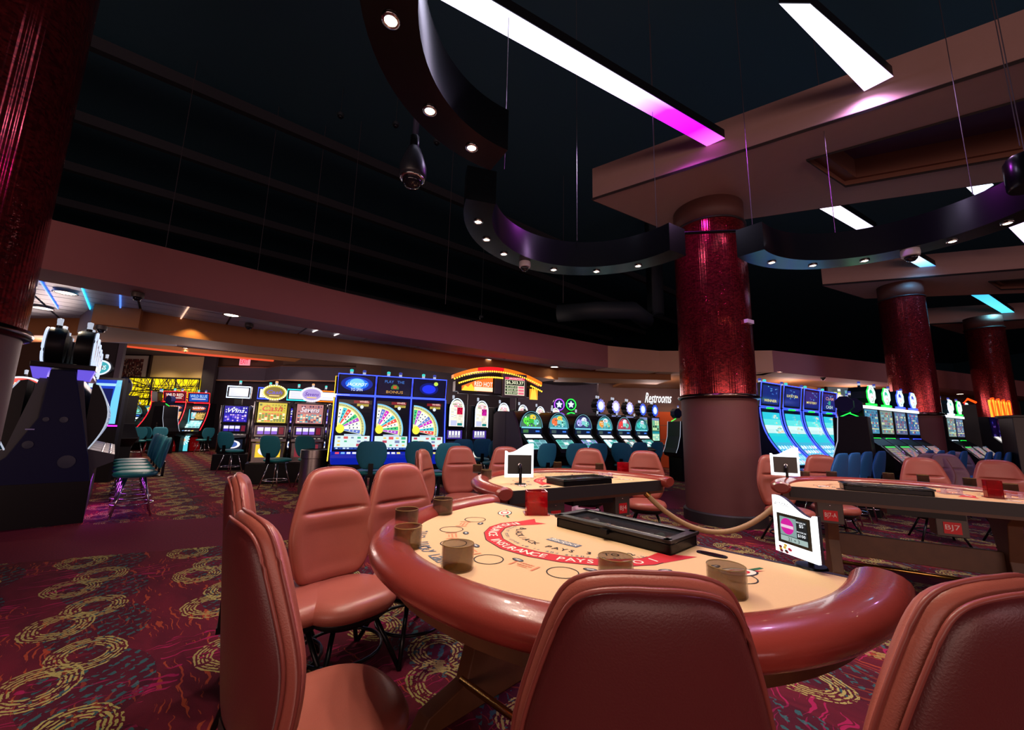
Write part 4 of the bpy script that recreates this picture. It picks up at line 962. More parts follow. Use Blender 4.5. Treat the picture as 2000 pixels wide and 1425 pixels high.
# ================================================================== SLOT MACHINES (front faces local -Y)
def light_tower(t, x, y, z, cap=CYANL, s=1.):
    mb = MB(); mb.lathe([(.03 * s, 0), (.03 * s, .04 * s)], BLACKM, 12, x, y, z); mb.lathe([(.027 * s, .04 * s), (.027 * s, .09 * s)], WHITL, 12, x, y, z)
    mb.lathe([(.03 * s, .09 * s), (.03 * s, .13 * s), (.0001, .14 * s)], cap, 12, x, y, z); mb.build('signal_light', t)
def curve_fn(w, z0, z1, y0, y1, ex, u0=-.5):          # concave screen: y0 at the bottom, y1 at the top
    def fn(u, v, n):
        z = z0 + (z1 - z0) * v; y = y1 + (y0 - y1) * (1 - v) ** ex
        return ((u - .5) * w, y - n, z + n * .3)
    return fn
def curved_machine(name, label, group, w, z0, z1, depth, ex, edge, painter, toppaint, zt, th, body=NAVY, console=None, tilt=-.12, caps=(CYANL, BLUEL), lower=None):
    t = thing(name, label, 'slot machine', (0, 0, 0), 0, group); a = w / 2
    fn = curve_fn(1., z0, z1, -.12 - depth, -.12, ex)
    N = 14; cv = [fn(.5, i / N, 0)[1:] for i in range(N + 1)]
    back = [(max(y + .30, .02), z) for y, z in cv][::-1]
    mb = MB(); mb.xprism(cv + [(cv[-1][0], z1 + .05), (.28, z1 + .05), (.28, z0), ], -a + .012, a - .012, body); mb.build('cabinet', t)
    mb = MB(); y0 = cv[0][0]
    mb.xprism([(y0, z0), (y0 - .10, z0 - .05), (y0 - .10, z0 - .12), (y0 + .06, z0 - .20), (.0, z0 - .26), (.28, z0 - .26), (.28, z0)], -a + .01, a - .01, console or body)
    c = mb.build('console', t, bev=.008)
    mb = MB(); f2 = lambda u, v, n: ((u - .5) * w * .9, y0 - .02 - .08 * (1 - v) , z0 - .005 - .045 * (1 - v) + n)
    for i in range(5): prect(mb, f2, .08 + i * .15, .2, .18 + i * .15, .8, [(240, 60, 60), (120, 180, 255), (240, 240, 255), (240, 240, 255), (250, 220, 90)][i], .006)
    mb.build('buttons', c)
    mb = MB(); mb.box(-a + .04, a - .04, -.10, .28, 0, z0 - .26, BLACK); lo = mb.build('base', t)
    if lower: lower(t, w, z0)
    mb = MB()
    f3 = lambda u, v, n: fn(.5 + (u - .5) * (w - .12), .03 + v * .93, n * 5 + .004); prect(mb, f3, 0, 0, 1, 1, (6, 8, 18), .001, div=12); painter(mb, f3); mb.build('screen', t)
    for sx in (-1, 1):
        mb = MB(); mb.tube([(sx * (a - .012), y - .012, z) for y, z in cv] + [(sx * (a - .012) * (0 if 0 else 1), cv[-1][0] - .012, z1 + .04)], .012, edge, 6); mb.build('edge_light', t)
    mb = MB(); mb.tube([(-a + .012, cv[-1][0] - .012, z1 + .04), (a - .012, cv[-1][0] - .012, z1 + .04)], .010, edge, 6); mb.build('edge_light', t)
    # topper monitor
    ft = flat(0, -.16, zt, w * .94, th, tilt)
    mb = MB(); c0 = [ft(u, v, 0) for u, v in ((0, 0), (1, 0), (1, 1), (0, 1))]; c1 = [(p[0] * .8, p[1] + .14, p[2]) for p in c0]
    mb.add(c0 + c1, [(0, 1, 2, 3), (7, 6, 5, 4), (0, 4, 5, 1), (1, 5, 6, 2), (2, 6, 7, 3), (3, 7, 4, 0)], BLACK); top = mb.build('topper', t)
    mb = MB(); mb.tube([ft(u, v, .004) for u, v in ((0, 0), (1, 0), (1, 1), (0, 1))], .011, edge, 6, True); mb.build('edge_light', top)
    mb = MB(); fi = flat(0, -.16, zt, w * .86, th * .86, tilt); prect(mb, lambda u, v, n: fi(u, v, n + .003), 0, 0, 1, 1, (8, 12, 40), .0); toppaint(mb, lambda u, v, n: fi(u, v, n + .004)); mb.build('topper_screen', top)
    mb = MB(); mb.box(-.12, .12, -.1, .05, z1 + .02, zt - th * .35, BLACK); mb.build('neck', t)
    light_tower(t, -.12, -.02, zt + th * .42, caps[0], 1.1); light_tower(t, .12, .0, zt + th * .42, caps[1], 1.1)
    return t
def row(p0, p1, n, makers, labels, rot=None, n0=0, sc=1.):
    p0 = Vector(p0[:2]); p1 = Vector(p1[:2]); d = p1 - p0; a = math.atan2(d.y, d.x) if rot is None else rot; out = []
    for i in range(n):
        p = p0 + d * (i / (n - 1)) if n > 1 else p0
        t = makers[i % len(makers)](labels[i]); t.location = (p.x, p.y, 0); t.rotation_euler = (0, 0, a); t.scale = (sc, sc, sc); out.append(t)
    return out, a
# --- wheel machines
def wheel_paint(off):
    C8 = [(96, 120, 200), (230, 235, 240), (225, 230, 235), (170, 80, 200), (60, 190, 120), (235, 235, 235), (225, 80, 80), (70, 190, 210), (235, 240, 235), (200, 40, 190)]
    def f(mb, fn):
        rnd = random.Random(off); cu, cv = .02, .40; ru, rv = .78, .50
        P = lambda r, a: (max(0., cu + ru * r * math.cos(a)), cv + rv * r * math.sin(a))
        def sector(r0, r1, a0, a1, col, n, k=3, m=None):
            pts = [P(r1, a0 + (a1 - a0) * i / k) for i in range(k + 1)] + [P(r0, a1 + (a0 - a1) * i / k) for i in range(k + 1)]
            ppoly(mb, fn, pts, col, n)
        a0, a1 = -.22, PI / 2
        for i in range(7): sector(0, 1.08, a0 + (a1 - a0) * i / 7, a0 + (a1 - a0) * (i + 1) / 7, (120, 190, 225), .0015)
        for i in range(7): sector(0, 1.02, a0 + (a1 - a0) * i / 7, a0 + (a1 - a0) * (i + 1) / 7, (240, 236, 150), .003)
        for i in range(34): sector(.93, 1.0, a0 + (a1 - a0) * (i + .2) / 34, a0 + (a1 - a0) * (i + .7) / 34, (20, 30, 60), .0045, 1)
        n = 9
        for i in range(n):
            b0 = a0 + (a1 - a0) * i / n; b1 = a0 + (a1 - a0) * (i + 1) / n; m = (b0 + b1) / 2
            sector(.25, .88, b0 + .012, b1 - .012, C8[(i + off) % 10], .0045, 2)
            for k in range(3):
                r = .48 + k * .14; q = P(r, m); d = .017
                prect(mb, fn, q[0] - d, q[1] - d * .7, q[0] + d, q[1] + d * .7, (40, 40, 70) if C8[(i + off) % 10][1] > 150 else (230, 230, 240), .006)
        pdisc(mb, fn, cu + .10, cv, .12, .085, (235, 230, 70), .007, 20)
        prect(mb, fn, .45, .93, .92, .985, (120, 20, 30), .003); ptext(mb, fn, 'WHEEL', .62, .94, .9, .98, (250, 200, 190), .005)
        prect(mb, fn, .55, .87, .90, .92, (180, 160, 70), .003); ptext(mb, fn, 'JACKPOT', .62, .88, .88, .91, (40, 40, 20), .005)
        pdisc(mb, fn, .70, .85, .05, .035, (220, 235, 250), .006, 14)
        prect(mb, fn, 0, .0, 1, .045, (20, 50, 130), .0045); prect(mb, fn, 0, .045, 1, .27, (206, 226, 226), .0045); prect(mb, fn, .25, .27, .75, .30, (180, 200, 220), .006)
        cells(mb, fn, .02, .05, .98, .265, 5, 3, [(210, 90, 90), (60, 170, 120), (120, 130, 170), (230, 190, 90), (200, 225, 215), (180, 70, 90)], rnd, None, .2, .006, .9)
        cells(mb, fn, .02, .005, .98, .04, 9, 1, [(200, 220, 250), (60, 90, 170)], rnd, None, .15, .006)
    return f
def top_a(mb, fn):
    pdisc(mb, fn, .5, .55, .46, .42, (10, 40, 150), .001, 28); pdisc(mb, fn, .5, .55, .34, .32, (30, 110, 240), .002, 24); pdisc(mb, fn, .5, .58, .22, .27, (120, 200, 255), .003, 24)
    ptext(mb, fn, 'JACKPOT', .2, .38, .8, .6, (240, 250, 255), .004, shear=.3); ptext(mb, fn, 'TO SPIN', .33, .14, .67, .3, (220, 235, 250), .004)
def top_b(mb, fn):
    ptext(mb, fn, 'PLAY   THE', .2, .7, .8, .86, (60, 110, 190), .004); ptext(mb, fn, 'BONUS', .26, .1, .78, .26, (190, 140, 70), .004)
    ppoly(mb, fn, [(.4, .35), (.64, .35), (.64, .48), (.56, .62), (.46, .62), (.4, .48)], (70, 120, 50), .003); pdisc(mb, fn, .52, .47, .06, .1, (190, 80, 40), .004, 12)
def top_c(mb, fn):
    pdisc(mb, fn, .48, .48, .30, .36, (12, 24, 110), .001, 28); pdisc(mb, fn, .48, .46, .22, .26, (30, 50, 230), .002, 24); pdisc(mb, fn, .70, .80, .07, .12, (190, 220, 80), .004, 12)
WM = [lambda l, k=k: curved_machine('slot_machine', l, 'blue edged wheel machines', .74, .90, 1.93, .13, 1.8, NEONB, wheel_paint(k * 3), [top_a, top_b, top_c][k], 2.19, .40, console=mat('console_blue', (24, 50, 235), .25, emit=.45)) for k in range(3)]
r4, a4 = row(gp(690, 840, 8.0), gp(832, 842, 8.5), 3, WM, ['blue edged wheel slot machine leftmost of three, topper with a bright blue fan', 'blue edged wheel slot machine in the middle, topper reading play the bonus', 'blue edged wheel slot machine rightmost of three, topper with a plain blue glow'])
# side panel of the first wheel bank
p = gp(650, 840, 8.25); t = thing('machine_end_panel', 'black end panel with gold edge left of the wheel machines', 'panel', (p.x, p.y, 0), a4)
mb = MB(); mb.xprism([(-.35, .7), (-.20, 1.05), (-.05, 1.3), (-.02, 1.95), (.5, 1.95), (.5, 0), (-.1, 0), (-.1, .62)], -.03, .0, BLACK); mb.build('board', t)
mb = MB(); mb.tube([(-.03, -.35, .7), (-.03, -.20, 1.05), (-.03, -.06, 1.3), (-.03, -.02, 1.95)], .01, NEONY, 6); mb.build('gold_edge', t)
mb = MB(); mb.box(-.03, .12, .0, .4, 2.02, 2.4, BLACK); mb.tube([(-.035, .0, 2.0), (-.035, .0, 2.4), (.1, .0, 2.4)], .006, NEONY, 6); mb.build('upper_board', t)
mb = MB(); mb.box(-.28, .26, -.05, .1, 1.97, 2.03, em('wash_white', (255, 236, 215), 2.2)); mb.build('glow_bar', t)
# --- blue curved machines at right
def sea_paint(k):
    def f(mb, fn):
        rnd = random.Random(k + 50)
        bands = [(0, (110, 190, 225)), (.12, (70, 170, 215)), (.28, (60, 170, 205)), (.40, (30, 190, 210)), (.52, (40, 195, 205)), (.58, (190, 225, 225)), (.66, (205, 232, 232)), (.74, (90, 215, 215)), (.86, (40, 190, 210)), (1., (40, 190, 210))]
        for i in range(len(bands) - 1): prect(mb, fn, .02, bands[i][0] * .97 + .02, .98, bands[i + 1][0] * .97 + .02, bands[i][1], .003, div=3)
        for i in range(11):
            u = .45 + .3 * rnd.random(); v = .55 + .4 * rnd.random(); prect(mb, fn, u, v, u + .05 + .1 * rnd.random(), v + .02 + .02 * rnd.random(), rnd.choice([(190, 215, 200), (120, 190, 190), (215, 200, 170)]), .006)
        for r in range(4):
            for c in range(6):
                u = .04 + c * .16; v = .03 + r * .085; ppoly(mb, fn, [(u, v), (u + .10, v + .005), (u + .12, v + .04), (u + .06, v + .07), (u + .02, v + .05)], rnd.choice([(215, 240, 250), (160, 215, 240), (235, 200, 220), (240, 250, 250)]), .005)
    return f
def sea_top(k):
    def f(mb, fn):
        prect(mb, fn, .05, .05, .95, .95, (14, 34, 110), .001)
        rnd = random.Random(k)
        for i in range(12): u, v = .3 + .5 * rnd.random(), .4 + .5 * rnd.random(); prect(mb, fn, u, v, u + .06, v + .04, rnd.choice([(60, 110, 190), (90, 160, 200), (40, 80, 170)]), .002)
        if k < 3: ptext(mb, fn, ['WINNER', 'LUCKY SEA', 'MYSTERY'][k], .14, [.15, .5, .28][k], .84, [.28, .63, .40][k], (225, 215, 110), .004)
        else: ptext(mb, fn, 'CLAM', .2, .6, .8, .78, (180, 130, 120), .004); ptext(mb, fn, 'CASH', .25, .12, .75, .3, (190, 220, 215), .004); prect(mb, fn, .42, .34, .58, .56, (40, 150, 130), .003)
    return f
def green_tag(t, w, z0): MB().box(-.16, .08, -.17, -.13, 1.945, 1.97, NEONG).build('green_light', t)
SM = [lambda l, k=k: curved_machine('slot_machine', l, 'tall blue curved sea machines', .86, .78, 1.92, .62, 2.3, NEONB, sea_paint(k), sea_top(k), 2.24, .50, console=mat('console_navy', (20, 34, 130), .25, emit=.2), caps=(BLUEL, CYANL), lower=green_tag) for k in range(4)]
r9, a9 = row(gp(1494, 830, 8.6), gp(1610, 838, 10.1), 4, SM, ['tall blue curved slot machine partly hidden by the big column', 'second tall blue curved slot machine from the big column', 'third tall blue curved slot machine from the big column', 'fourth tall blue curved slot machine with a clam topper, rightmost'])
# --- red edged machines at far left
def red_paint(k):
    def f(mb, fn):
        rnd = random.Random(k + 9); prect(mb, fn, .03, .74, .97, .98, (14, 22, 60), .002)
        pdisc(mb, fn, .5, .86, .42, .085, (200, 90, 40), .003, 20); ptext(mb, fn, 'QuickHit', .14, .82, .86, .92, (235, 240, 250), .005, shear=.3)
        a, b = ((206, 90, 90), (230, 150, 110)) if k == 0 else ((110, 200, 210), (190, 160, 80))
        cells(mb, fn, .04, .40, .5, .70, 3, 6, [a, (235, 225, 225), (220, 180, 190)], rnd, a, .15, .004); cells(mb, fn, .5, .40, .96, .70, 4, 5, [b, (60, 30, 30), (230, 190, 120)], rnd, b, .15, .004)
        cells(mb, fn, .04, .05, .96, .36, 5, 4, [(240, 200, 205), (225, 235, 235), (190, 90, 100)] if k == 0 else [(170, 230, 225), (210, 240, 235), (110, 170, 180)], rnd, (236, 190, 200) if k == 0 else (160, 225, 225), .15, .004)
    return f
def red_top(k):
    def f(mb, fn):
        prect(mb, fn, .03, .05, .97, .95, (120, 14, 24) if k == 0 else (20, 70, 170), .001); ptext(mb, fn, 'WILD RED' if k == 0 else 'WILD BLUE', .08, .5, .92, .85, (250, 235, 220) if k == 0 else (170, 210, 245), .003)
        prect(mb, fn, .15, .3, .85, .38, (250, 240, 230), .003)
    return f
def red_low(t, w, z0): MB().lathe([(.26, 0), (.24, .2), (.13, z0 - .3)], mat('red_gloss', (150, 6, 14), .2, emit=.25), 20, 0, -.06, .03, 1, .7).build('red_base', t, True)
RM = [lambda l, k=k: curved_machine('slot_machine', l, 'red edged curved machines', .80, .78, 1.72, .34, 1.9, NEONR, red_paint(k), red_top(k), 1.96, .36, lower=red_low, body=BLACK) for k in (0, 1)]
r2, a2_ = row(gp(339, 830, 18.6), gp(386, 832, 19.2), 2, RM, ['red edged curved slot machine with a red topper in front of the yellow lattice', 'red edged curved slot machine with a blue topper beside the dark wall'], rot=.1, sc=1.28)
p = gp(305, 830, 18.2); o = dup(r2[0], (p.x, p.y, 0), -1.1, 'red edged curved slot machine seen sideways left of the red topper one', 'red edged curved machines', 1.25)
# cyan star panel between the two red machines
p = gp(363, 840, 18.8); t = thing('lit_billboard', 'bright cyan starburst panel between the two red edged machines', 'panel', (p.x, p.y, 0), .1)
mb = MB(); mb.yprism([(-.28, .0), (.22, 0), (.20, .6), (.36, .85), (.12, 1.4), (.07, 2.0), (-.07, 2.0), (-.12, 1.4), (-.36, .85), (-.3, .6)], -.02, .05, BLACK); mb.build('board', t)
mb = MB(); fn = flat(0, -.02, 1.0, 1., 2.)
ppoly(mb, fn, [(.25, .02), (.70, .02), (.68, .30), (.82, .42), (.60, .70), (.56, .98), (.44, .98), (.40, .70), (.2, .42), (.24, .30)], (90, 200, 215), .002)
for i in range(14):
    a = 2 * PI * i / 14; ppoly(mb, fn, [(.47, .28), (.47 + .26 * math.cos(a), .28 + .13 * math.sin(a)), (.47 + .26 * math.cos(a + .2), .28 + .13 * math.sin(a + .2))], (225, 250, 250), .003)
pdisc(mb, fn, .47, .27, .1, .04, (240, 190, 150), .004); ppoly(mb, fn, [(.5 + (.09 if i % 2 == 0 else .04) * math.sin(PI * i / 5), .62 + (.045 if i % 2 == 0 else .02) * math.cos(PI * i / 5)) for i in range(10)], (210, 60, 50), .004); mb.build('lit_image', t)

# --- upright machines (left)
def upright(label, glass, title, tcol, top, group, base=True, kind='reel'):
    t = thing('slot_machine', label, 'slot machine', (0, 0, 0), 0, group); rnd = random.Random(len(label) + sum(map(ord, label[:12])))
    MB().box(-.42, .42, -.30, .42, 0, .46, BLACK).build('stand', t, bev=.01)
    MB().box(-.36, .36, -.12, .38, .46, 1.93, STEEL if kind == 'reel' else BLACKM).build('cabinet', t, bev=.01)
    mb = MB()
    for sx in (-1, 1): mb.tube([(sx * .36, -.14, .5), (sx * .36, -.14, 1.9)], .035, STEEL, 10)
    mb.build('side_columns', t, True)
    mb = MB(); fn = flat(0, -.125, 1.65, .60, .48); prect(mb, fn, -.04, -.04, 1.04, 1.04, None, .001, BLACK); prect(mb, fn, 0, 0, 1, 1, glass[0], .003)
    cells(mb, fn, .03, .55, .97, .95, 9, 3, glass[1], rnd, None, .2, .005, .8); ptext(mb, fn, title, .14, .58, .86, .86, tcol, .008, shear=.3)
    cells(mb, fn, .04, .05, .96, .48, 9, 6, glass[2], rnd, glass[3], .1, .005); mb.build('top_glass', t)
    MB().box(-.36, .36, -.17, -.12, 1.34, 1.40, BLACK).build('ledge', t, bev=.004)
    mb = MB(); fn = flat(0, -.13, 1.22, .60, .21); prect(mb, fn, 0, 0, 1, 1, (20, 14, 34), .001)
    for i in range(3):
        prect(mb, fn, .06 + i * .24, .1, .26 + i * .24, .9, (130, 90, 200) if kind == 'reel' else (60, 40, 160), .002)
        prect(mb, fn, .06 + i * .24, .45, .26 + i * .24, .85, (225, 220, 245), .003)
    prect(mb, fn, .80, .1, .97, .9, (110, 20, 40), .002); mb.build('reel_window', t)
    mb = MB(); mb.xprism([(-.12, 1.08), (-.32, 1.03), (-.32, .96), (-.12, .92)], -.36, .36, STEEL); d = mb.build('button_deck', t, bev=.006)
    mb = MB()
    for i in range(6): mb.box(-.28 + i * .1, -.22 + i * .1, -.30, -.25, 1.036, 1.05, mat('button_ivory', (230, 225, 200), .4, emit=.5))
    mb.build('buttons', d)
    mb = MB(); fn = flat(0, -.125, .74, .52, .30); prect(mb, fn, 0, 0, 1, 1, glass[4], .002); pdisc(mb, fn, .5, .5, .4, .4, (230, 225, 230), .003); pdisc(mb, fn, .5, .5, .26, .28, glass[5], .004); mb.build('belly_glass', t)
    if top == 'oval':
        mb = MB(); mb.lathe([(.0001, -.03), (.22, -.03), (.26, .0), (.24, .12), (.0001, .14)], BLACK, 28, 0, -.03, 2.14, 1, .70, axis='y'); 
        mb.v = [(a, b, c) for a, b, c in mb.v]; tp = mb.build('topper', t, True, ang=50)
        mb = MB(); fn = flat(0, -.175, 2.14, .54, .38)
        pdisc(mb, fn, .5, .5, .5, .5, tcol if 0 else glass[6], .001, 32)
        for i in range(30): a = 2 * PI * i / 30; pdisc(mb, fn, .5 + .46 * math.cos(a), .5 + .46 * math.sin(a), .03, .042, (255, 255, 240), .003, 8)
        pdisc(mb, fn, .5, .5, .39, .36, glass[7], .002, 28); ptext(mb, fn, title, .2, .4, .8, .64, glass[5], .005, shear=.3); prect(mb, fn, .3, .26, .7, .33, (240, 200, 120), .004); mb.build('topper_face', tp)
        mb = MB(); mb.box(-.1, .1, -.1, .02, 1.92, 1.98, STEEL); mb.build('neck', t)
        light_tower(t, .02, .0, 2.3, WHITL if 'seven' in label else mat('amber_cap', (250, 170, 110), .4, emit=1.2))
    else:
        col = {'white': NEONW, 'blue': NEONB, 'cyan': em('neon_cyan', (40, 210, 220), 2.4), 'orange': NEONO}[top]
        MB().box(-.32, .32, -.12, .06, 2.12, 2.52, BLACK).build('topper', t, bev=.02)
        mb = MB(); mb.tube([(-.3, -.13, 2.15), (.3, -.13, 2.15), (.3, -.13, 2.49), (-.3, -.13, 2.49)], .018, col, 8, True); mb.build('edge_light', t, True)
        mb = MB(); fn = flat(0, -.125, 2.32, .5, .26); prect(mb, fn, 0, 0, 1, 1, (225, 228, 250), .002); 
        for i in range(5): prect(mb, fn, .08, .12 + i * .17, .9, .17 + i * .17, (190, 190, 225), .003)
        mb.build('topper_screen', t); MB().box(-.1, .1, -.06, .04, 1.93, 2.14, BLACK).build('neck', t); light_tower(t, 0, -.03, 2.52, CYANL, 1.2)
    return t
GL1 = [(200, 180, 60), [(90, 110, 40), (160, 150, 50)], [(240, 235, 190), (60, 130, 60), (210, 90, 60), (90, 110, 60)], (170, 160, 80), (230, 190, 50), (90, 80, 200), (210, 200, 60), (120, 100, 40)]
GL2 = [(180, 120, 120), [(40, 40, 70), (90, 60, 90)], [(240, 235, 200), (70, 170, 180), (230, 150, 120), (60, 50, 70)], (200, 190, 140), (120, 40, 50), (90, 40, 160), (220, 210, 240), (170, 150, 210)]
GL3 = [(30, 24, 150), [(230, 235, 250), (70, 60, 220)], [(120, 90, 230), (230, 200, 250), (40, 40, 180), (90, 60, 200)], (50, 30, 160), (20, 24, 40), (60, 90, 160), (230, 230, 250), (90, 90, 200)]
GL4 = [(150, 120, 190), [(210, 60, 120), (60, 60, 150)], [(240, 235, 220), (90, 190, 120), (200, 80, 60)], (180, 190, 150), (40, 60, 120), (200, 60, 60), (210, 215, 245), (90, 90, 170)]
G3 = 'upright machines left of the wheels'
mk3 = [lambda l: upright(l, GL1, 'Cash', (200, 60, 40), 'oval', G3), lambda l: upright(l, GL2, 'Sevens', (230, 220, 230), 'oval', G3), lambda l: upright(l, GL4, 'Stars', (240, 220, 240), 'oval', G3)]
r3, a3_ = row(gp(527, 850, 9.9), gp(668, 852, 10.7), 3, mk3, ['upright slot machine with a yellow bulb ringed oval topper', 'upright slot machine with a white and purple oval topper', 'upright slot machine with a blue oval topper half hidden by the wheel machines'])
mk3b = [lambda l, c=c: upright(l, GL3, 'Wins', (235, 235, 250), c, 'flat topped upright machines', kind='video') for c in ('white', 'blue', 'cyan', 'orange')]
r3b, _ = row(gp(457, 850, 12.4), gp(628, 850, 13.4), 4, mk3b, ['upright slot machine with a white framed flat topper and purple screens, leftmost', 'upright slot machine with a blue framed topper behind the yellow oval', 'upright slot machine with a cyan framed topper between two ovals', 'upright slot machine with an orange framed topper behind the purple oval'])
# --- arched machines
def arched(label, k):
    t = thing('slot_machine', label, 'slot machine', (0, 0, 0), 0, 'arched white slot machines'); rnd = random.Random(k)
    MB().box(-.33, .33, -.25, .35, 0, .5, BLACK).build('stand', t)
    MB().box(-.33, .33, -.10, .35, .5, 2.0, BLACK).build('cabinet', t, bev=.01)
    arch = [(-.25, 1.42), (.25, 1.42)] + [(.25 * math.cos(a), 1.86 + .28 * math.sin(a)) for a in [PI * i / 16 for i in range(17)]]
    MB().yprism(arch, -.16, -.10, BLACKM).build('arch_frame', t)
    mb = MB(); mb.tube([(a * .97, -.165, b) for a, b in arch[1:]] + [(-.2425, -.165, 1.43)], .011, NEONW, 6); mb.build('arch_light', t)
    mb = MB(); fn = lambda u, v, n: ((u - .5) * .46, -.162 - n, 1.43 + v * .68)
    poly = [(0, 0), (1, 0), (1, .63)] + [(.5 + .5 * math.cos(a), .63 + .36 * math.sin(a)) for a in [PI * i / 14 for i in range(1, 14)]] + [(0, .63)]
    ppoly(mb, fn, poly, (236, 232, 215), .001)
    c1 = [(200, 16, 60), (190, 20, 150), (210, 40, 40), (190, 60, 170), (205, 16, 50), (205, 16, 50)][k % 6]
    prect(mb, fn, .5, .45, .92, .72, c1, .003); cells(mb, fn, .52, .47, .90, .70, 4, 4, [c1, (120, 10, 60)], rnd, None, .1, .004)
    cells(mb, fn, .06, .30, .46, .66, 2, 9, [(225, 220, 190), (205, 205, 210), (240, 240, 235)], rnd, (190, 185, 160), .08, .003)
    cells(mb, fn, .5, .12, .94, .44, 3, 7, [(240, 235, 215), (215, 205, 185)], rnd, (200, 190, 170), .08, .003)
    prect(mb, fn, .05, .02, .5, .22, (190, 195, 225), .003); prect(mb, fn, .55, .03, .92, .13, (20, 120, 120), .003)
    pdisc(mb, fn, .5, .80, .3, .1, (235, 190, 200), .003, 18); cells(mb, fn, .14, .72, .86, .86, 6, 2, [(220, 80, 120), (240, 240, 240), (110, 150, 80)], rnd, None, .2, .004); mb.build('arch_glass', t)
    mb = MB(); fn = flat(0, -.105, 1.22, .52, .22); prect(mb, fn, 0, 0, 1, 1, (60, 40, 130), .001)
    for i in range(4): prect(mb, fn, .12 + i * .2, .15, .26 + i * .2, .9, (240, 240, 245), .002); prect(mb, fn, .16 + i * .2, .15, .22 + i * .2, .45, (90, 90, 110), .003)
    mb.build('reel_window', t)
    MB().box(-.3, .3, -.16, -.10, 1.34, 1.40, BLACKM).build('ledge', t)
    mb = MB(); mb.xprism([(-.10, 1.06), (-.30, 1.02), (-.30, .95), (-.10, .9)], -.31, .31, NAVY); d = mb.build('button_deck', t)
    mb = MB(); fn = flat(0, -.305, .985, .56, .05); prect(mb, fn, 0, 0, 1, 1, (150, 150, 235), .001); mb.build('deck_light', d)
    mb = MB(); fn = flat(0, -.105, .72, .44, .28); prect(mb, fn, 0, 0, 1, 1, (225, 225, 215), .001); mb.build('belly_glass', t)
    light_tower(t, 0, .0, 2.1, WHITL, 1.0)
    return t
G5L = ['first', 'second', 'third', 'fourth', 'fifth', 'sixth']
r5, a5 = row(gp(883, 836, 10.5), gp(1078, 838, 14.0), 6, [lambda l, k=k: arched(l, k) for k in range(6)], ['arched white topped slot machine, %s from the left under the jackpot sign' % n for n in G5L])
# --- jackpot sign above them
p = gp(972, 780, 10.0); zs = lambda y: zat(972, y, 11.6); t = thing('jackpot_sign', 'carnival style arched jackpot sign with rows of amber bulbs', 'sign', (p.x, p.y, .193), .42, sc=.862)
wS = 2.9; fx = lambda px: (px - 972) / 175 * wS
def arc(x): return 3.12 - .20 * ((x + .12) / 1.3) ** 2 * (1.6 if x < 0 else 1.25)
xs = [-1.38 + i * .115 for i in range(25)]
mb = MB(); 
for i in range(24):
    a, b = xs[i], xs[i + 1]; mm = [NEONO, NEONY, em('arch_red', (230, 16, 20), 1.6)][0 if i < 6 or i > 18 else (2 if i < 13 else 0)]
    mb.yprism([(a, arc(a) - .07), (b, arc(b) - .07), (b, arc(b) + .03), (a, arc(a) + .03)], -.14, .1, em('arch_orange', (240, 110, 20), 1.5) if mm is NEONO else mm)
mb.build('arch_band', t)
for i in range(40):
    x = -1.36 + i * .069; o = MB().lathe([(.0001, -.03), (.02, -.018), (.026, 0), (.0001, .0)], NEONY, 8, x, -.16, arc(x) - .10, axis='y').build('bulb', t) if i == 0 else None
    if o: b0 = o; bx0, bz0 = x, arc(x) - .10
    else: q = b0.copy(); COL.objects.link(q); q.parent = t; q.location = (x - bx0, 0, arc(x) - .10 - bz0)
for i in range(24):
    x = -1.22 + i * .056
    if x > .1: break
    q = b0.copy(); COL.objects.link(q); q.parent = t; q.location = (x - bx0, 0, arc(x) - .27 - bz0)
for i in range(7):
    x = 1.0 + i * .06; q = b0.copy(); COL.objects.link(q); q.parent = t; q.location = (x - bx0, 0, arc(x) - .26 - bz0)
mb = MB(); mb.yprism([(-1.3, 2.40), (1.32, 2.40), (1.32, 2.62), (.6, 2.98), (-.1, 3.0), (-.8, 2.9), (-1.3, 2.68)], -.05, .2, BLACKM); mb.build('backing', t)
mb = MB(); fn = lambda u, v, n: (-1.12 + u * .93, -.06 - n, 2.43 + v * .42)
ppoly(mb, fn, [(0, 0), (1, 0), (1, 1), (.5, .78), (0, .3)], (235, 110, 30), .001); ppoly(mb, fn, [(0, 0), (.5, 0), (.4, .2), (.3, .5), (.2, .25), (.1, .35)], (250, 210, 40), .002)
prect(mb, fn, .4, .02, 1, .3, (255, 225, 190), .002); ptext(mb, fn, 'RED HOT', .40, .34, .99, .66, (255, 240, 225), .004); mb.build('red_hot_panel', t)
MB().box(-.16, .06, -.12, -.04, 2.38, 2.86, mat('sign_column', (60, 66, 72), .35, .5)).build('pillar', t, bev=.01)
mb = MB(); mb.box(.07, .86, -.16, -.02, 2.30, 3.0, mat('frame_grey', (104, 100, 96), .5)); mb.build('display_frame', t, bev=.02)
mb = MB(); fn = lambda u, v, n: (.15 + u * .63, -.163 - n, 2.37 + v * .52)
prect(mb, fn, 0, 0, 1, 1, (225, 215, 190), .0); prect(mb, fn, 0, .86, 1, 1, (220, 60, 100), .001); ptext(mb, fn, 'JACKPOT', .2, .88, .9, .97, (255, 240, 240), .003)
prect(mb, fn, .02, .55, .98, .84, (20, 30, 20), .001); ptext(mb, fn, '$6,303.37', .06, .59, .94, .80, (245, 245, 205), .003)
for i, s_ in enumerate(('$1,523.61', '$225.42', '$20.64')): prect(mb, fn, .02, .38 - i * .17, .64, .52 - i * .17, (30, 50, 30), .001); ptext(mb, fn, s_, .1, .40 - i * .17, .6, .50 - i * .17, (225, 240, 190), .003); prect(mb, fn, .68, .39 - i * .17, .97, .51 - i * .17, (225, 110, 130), .001)
mb.build('display_screen', t)
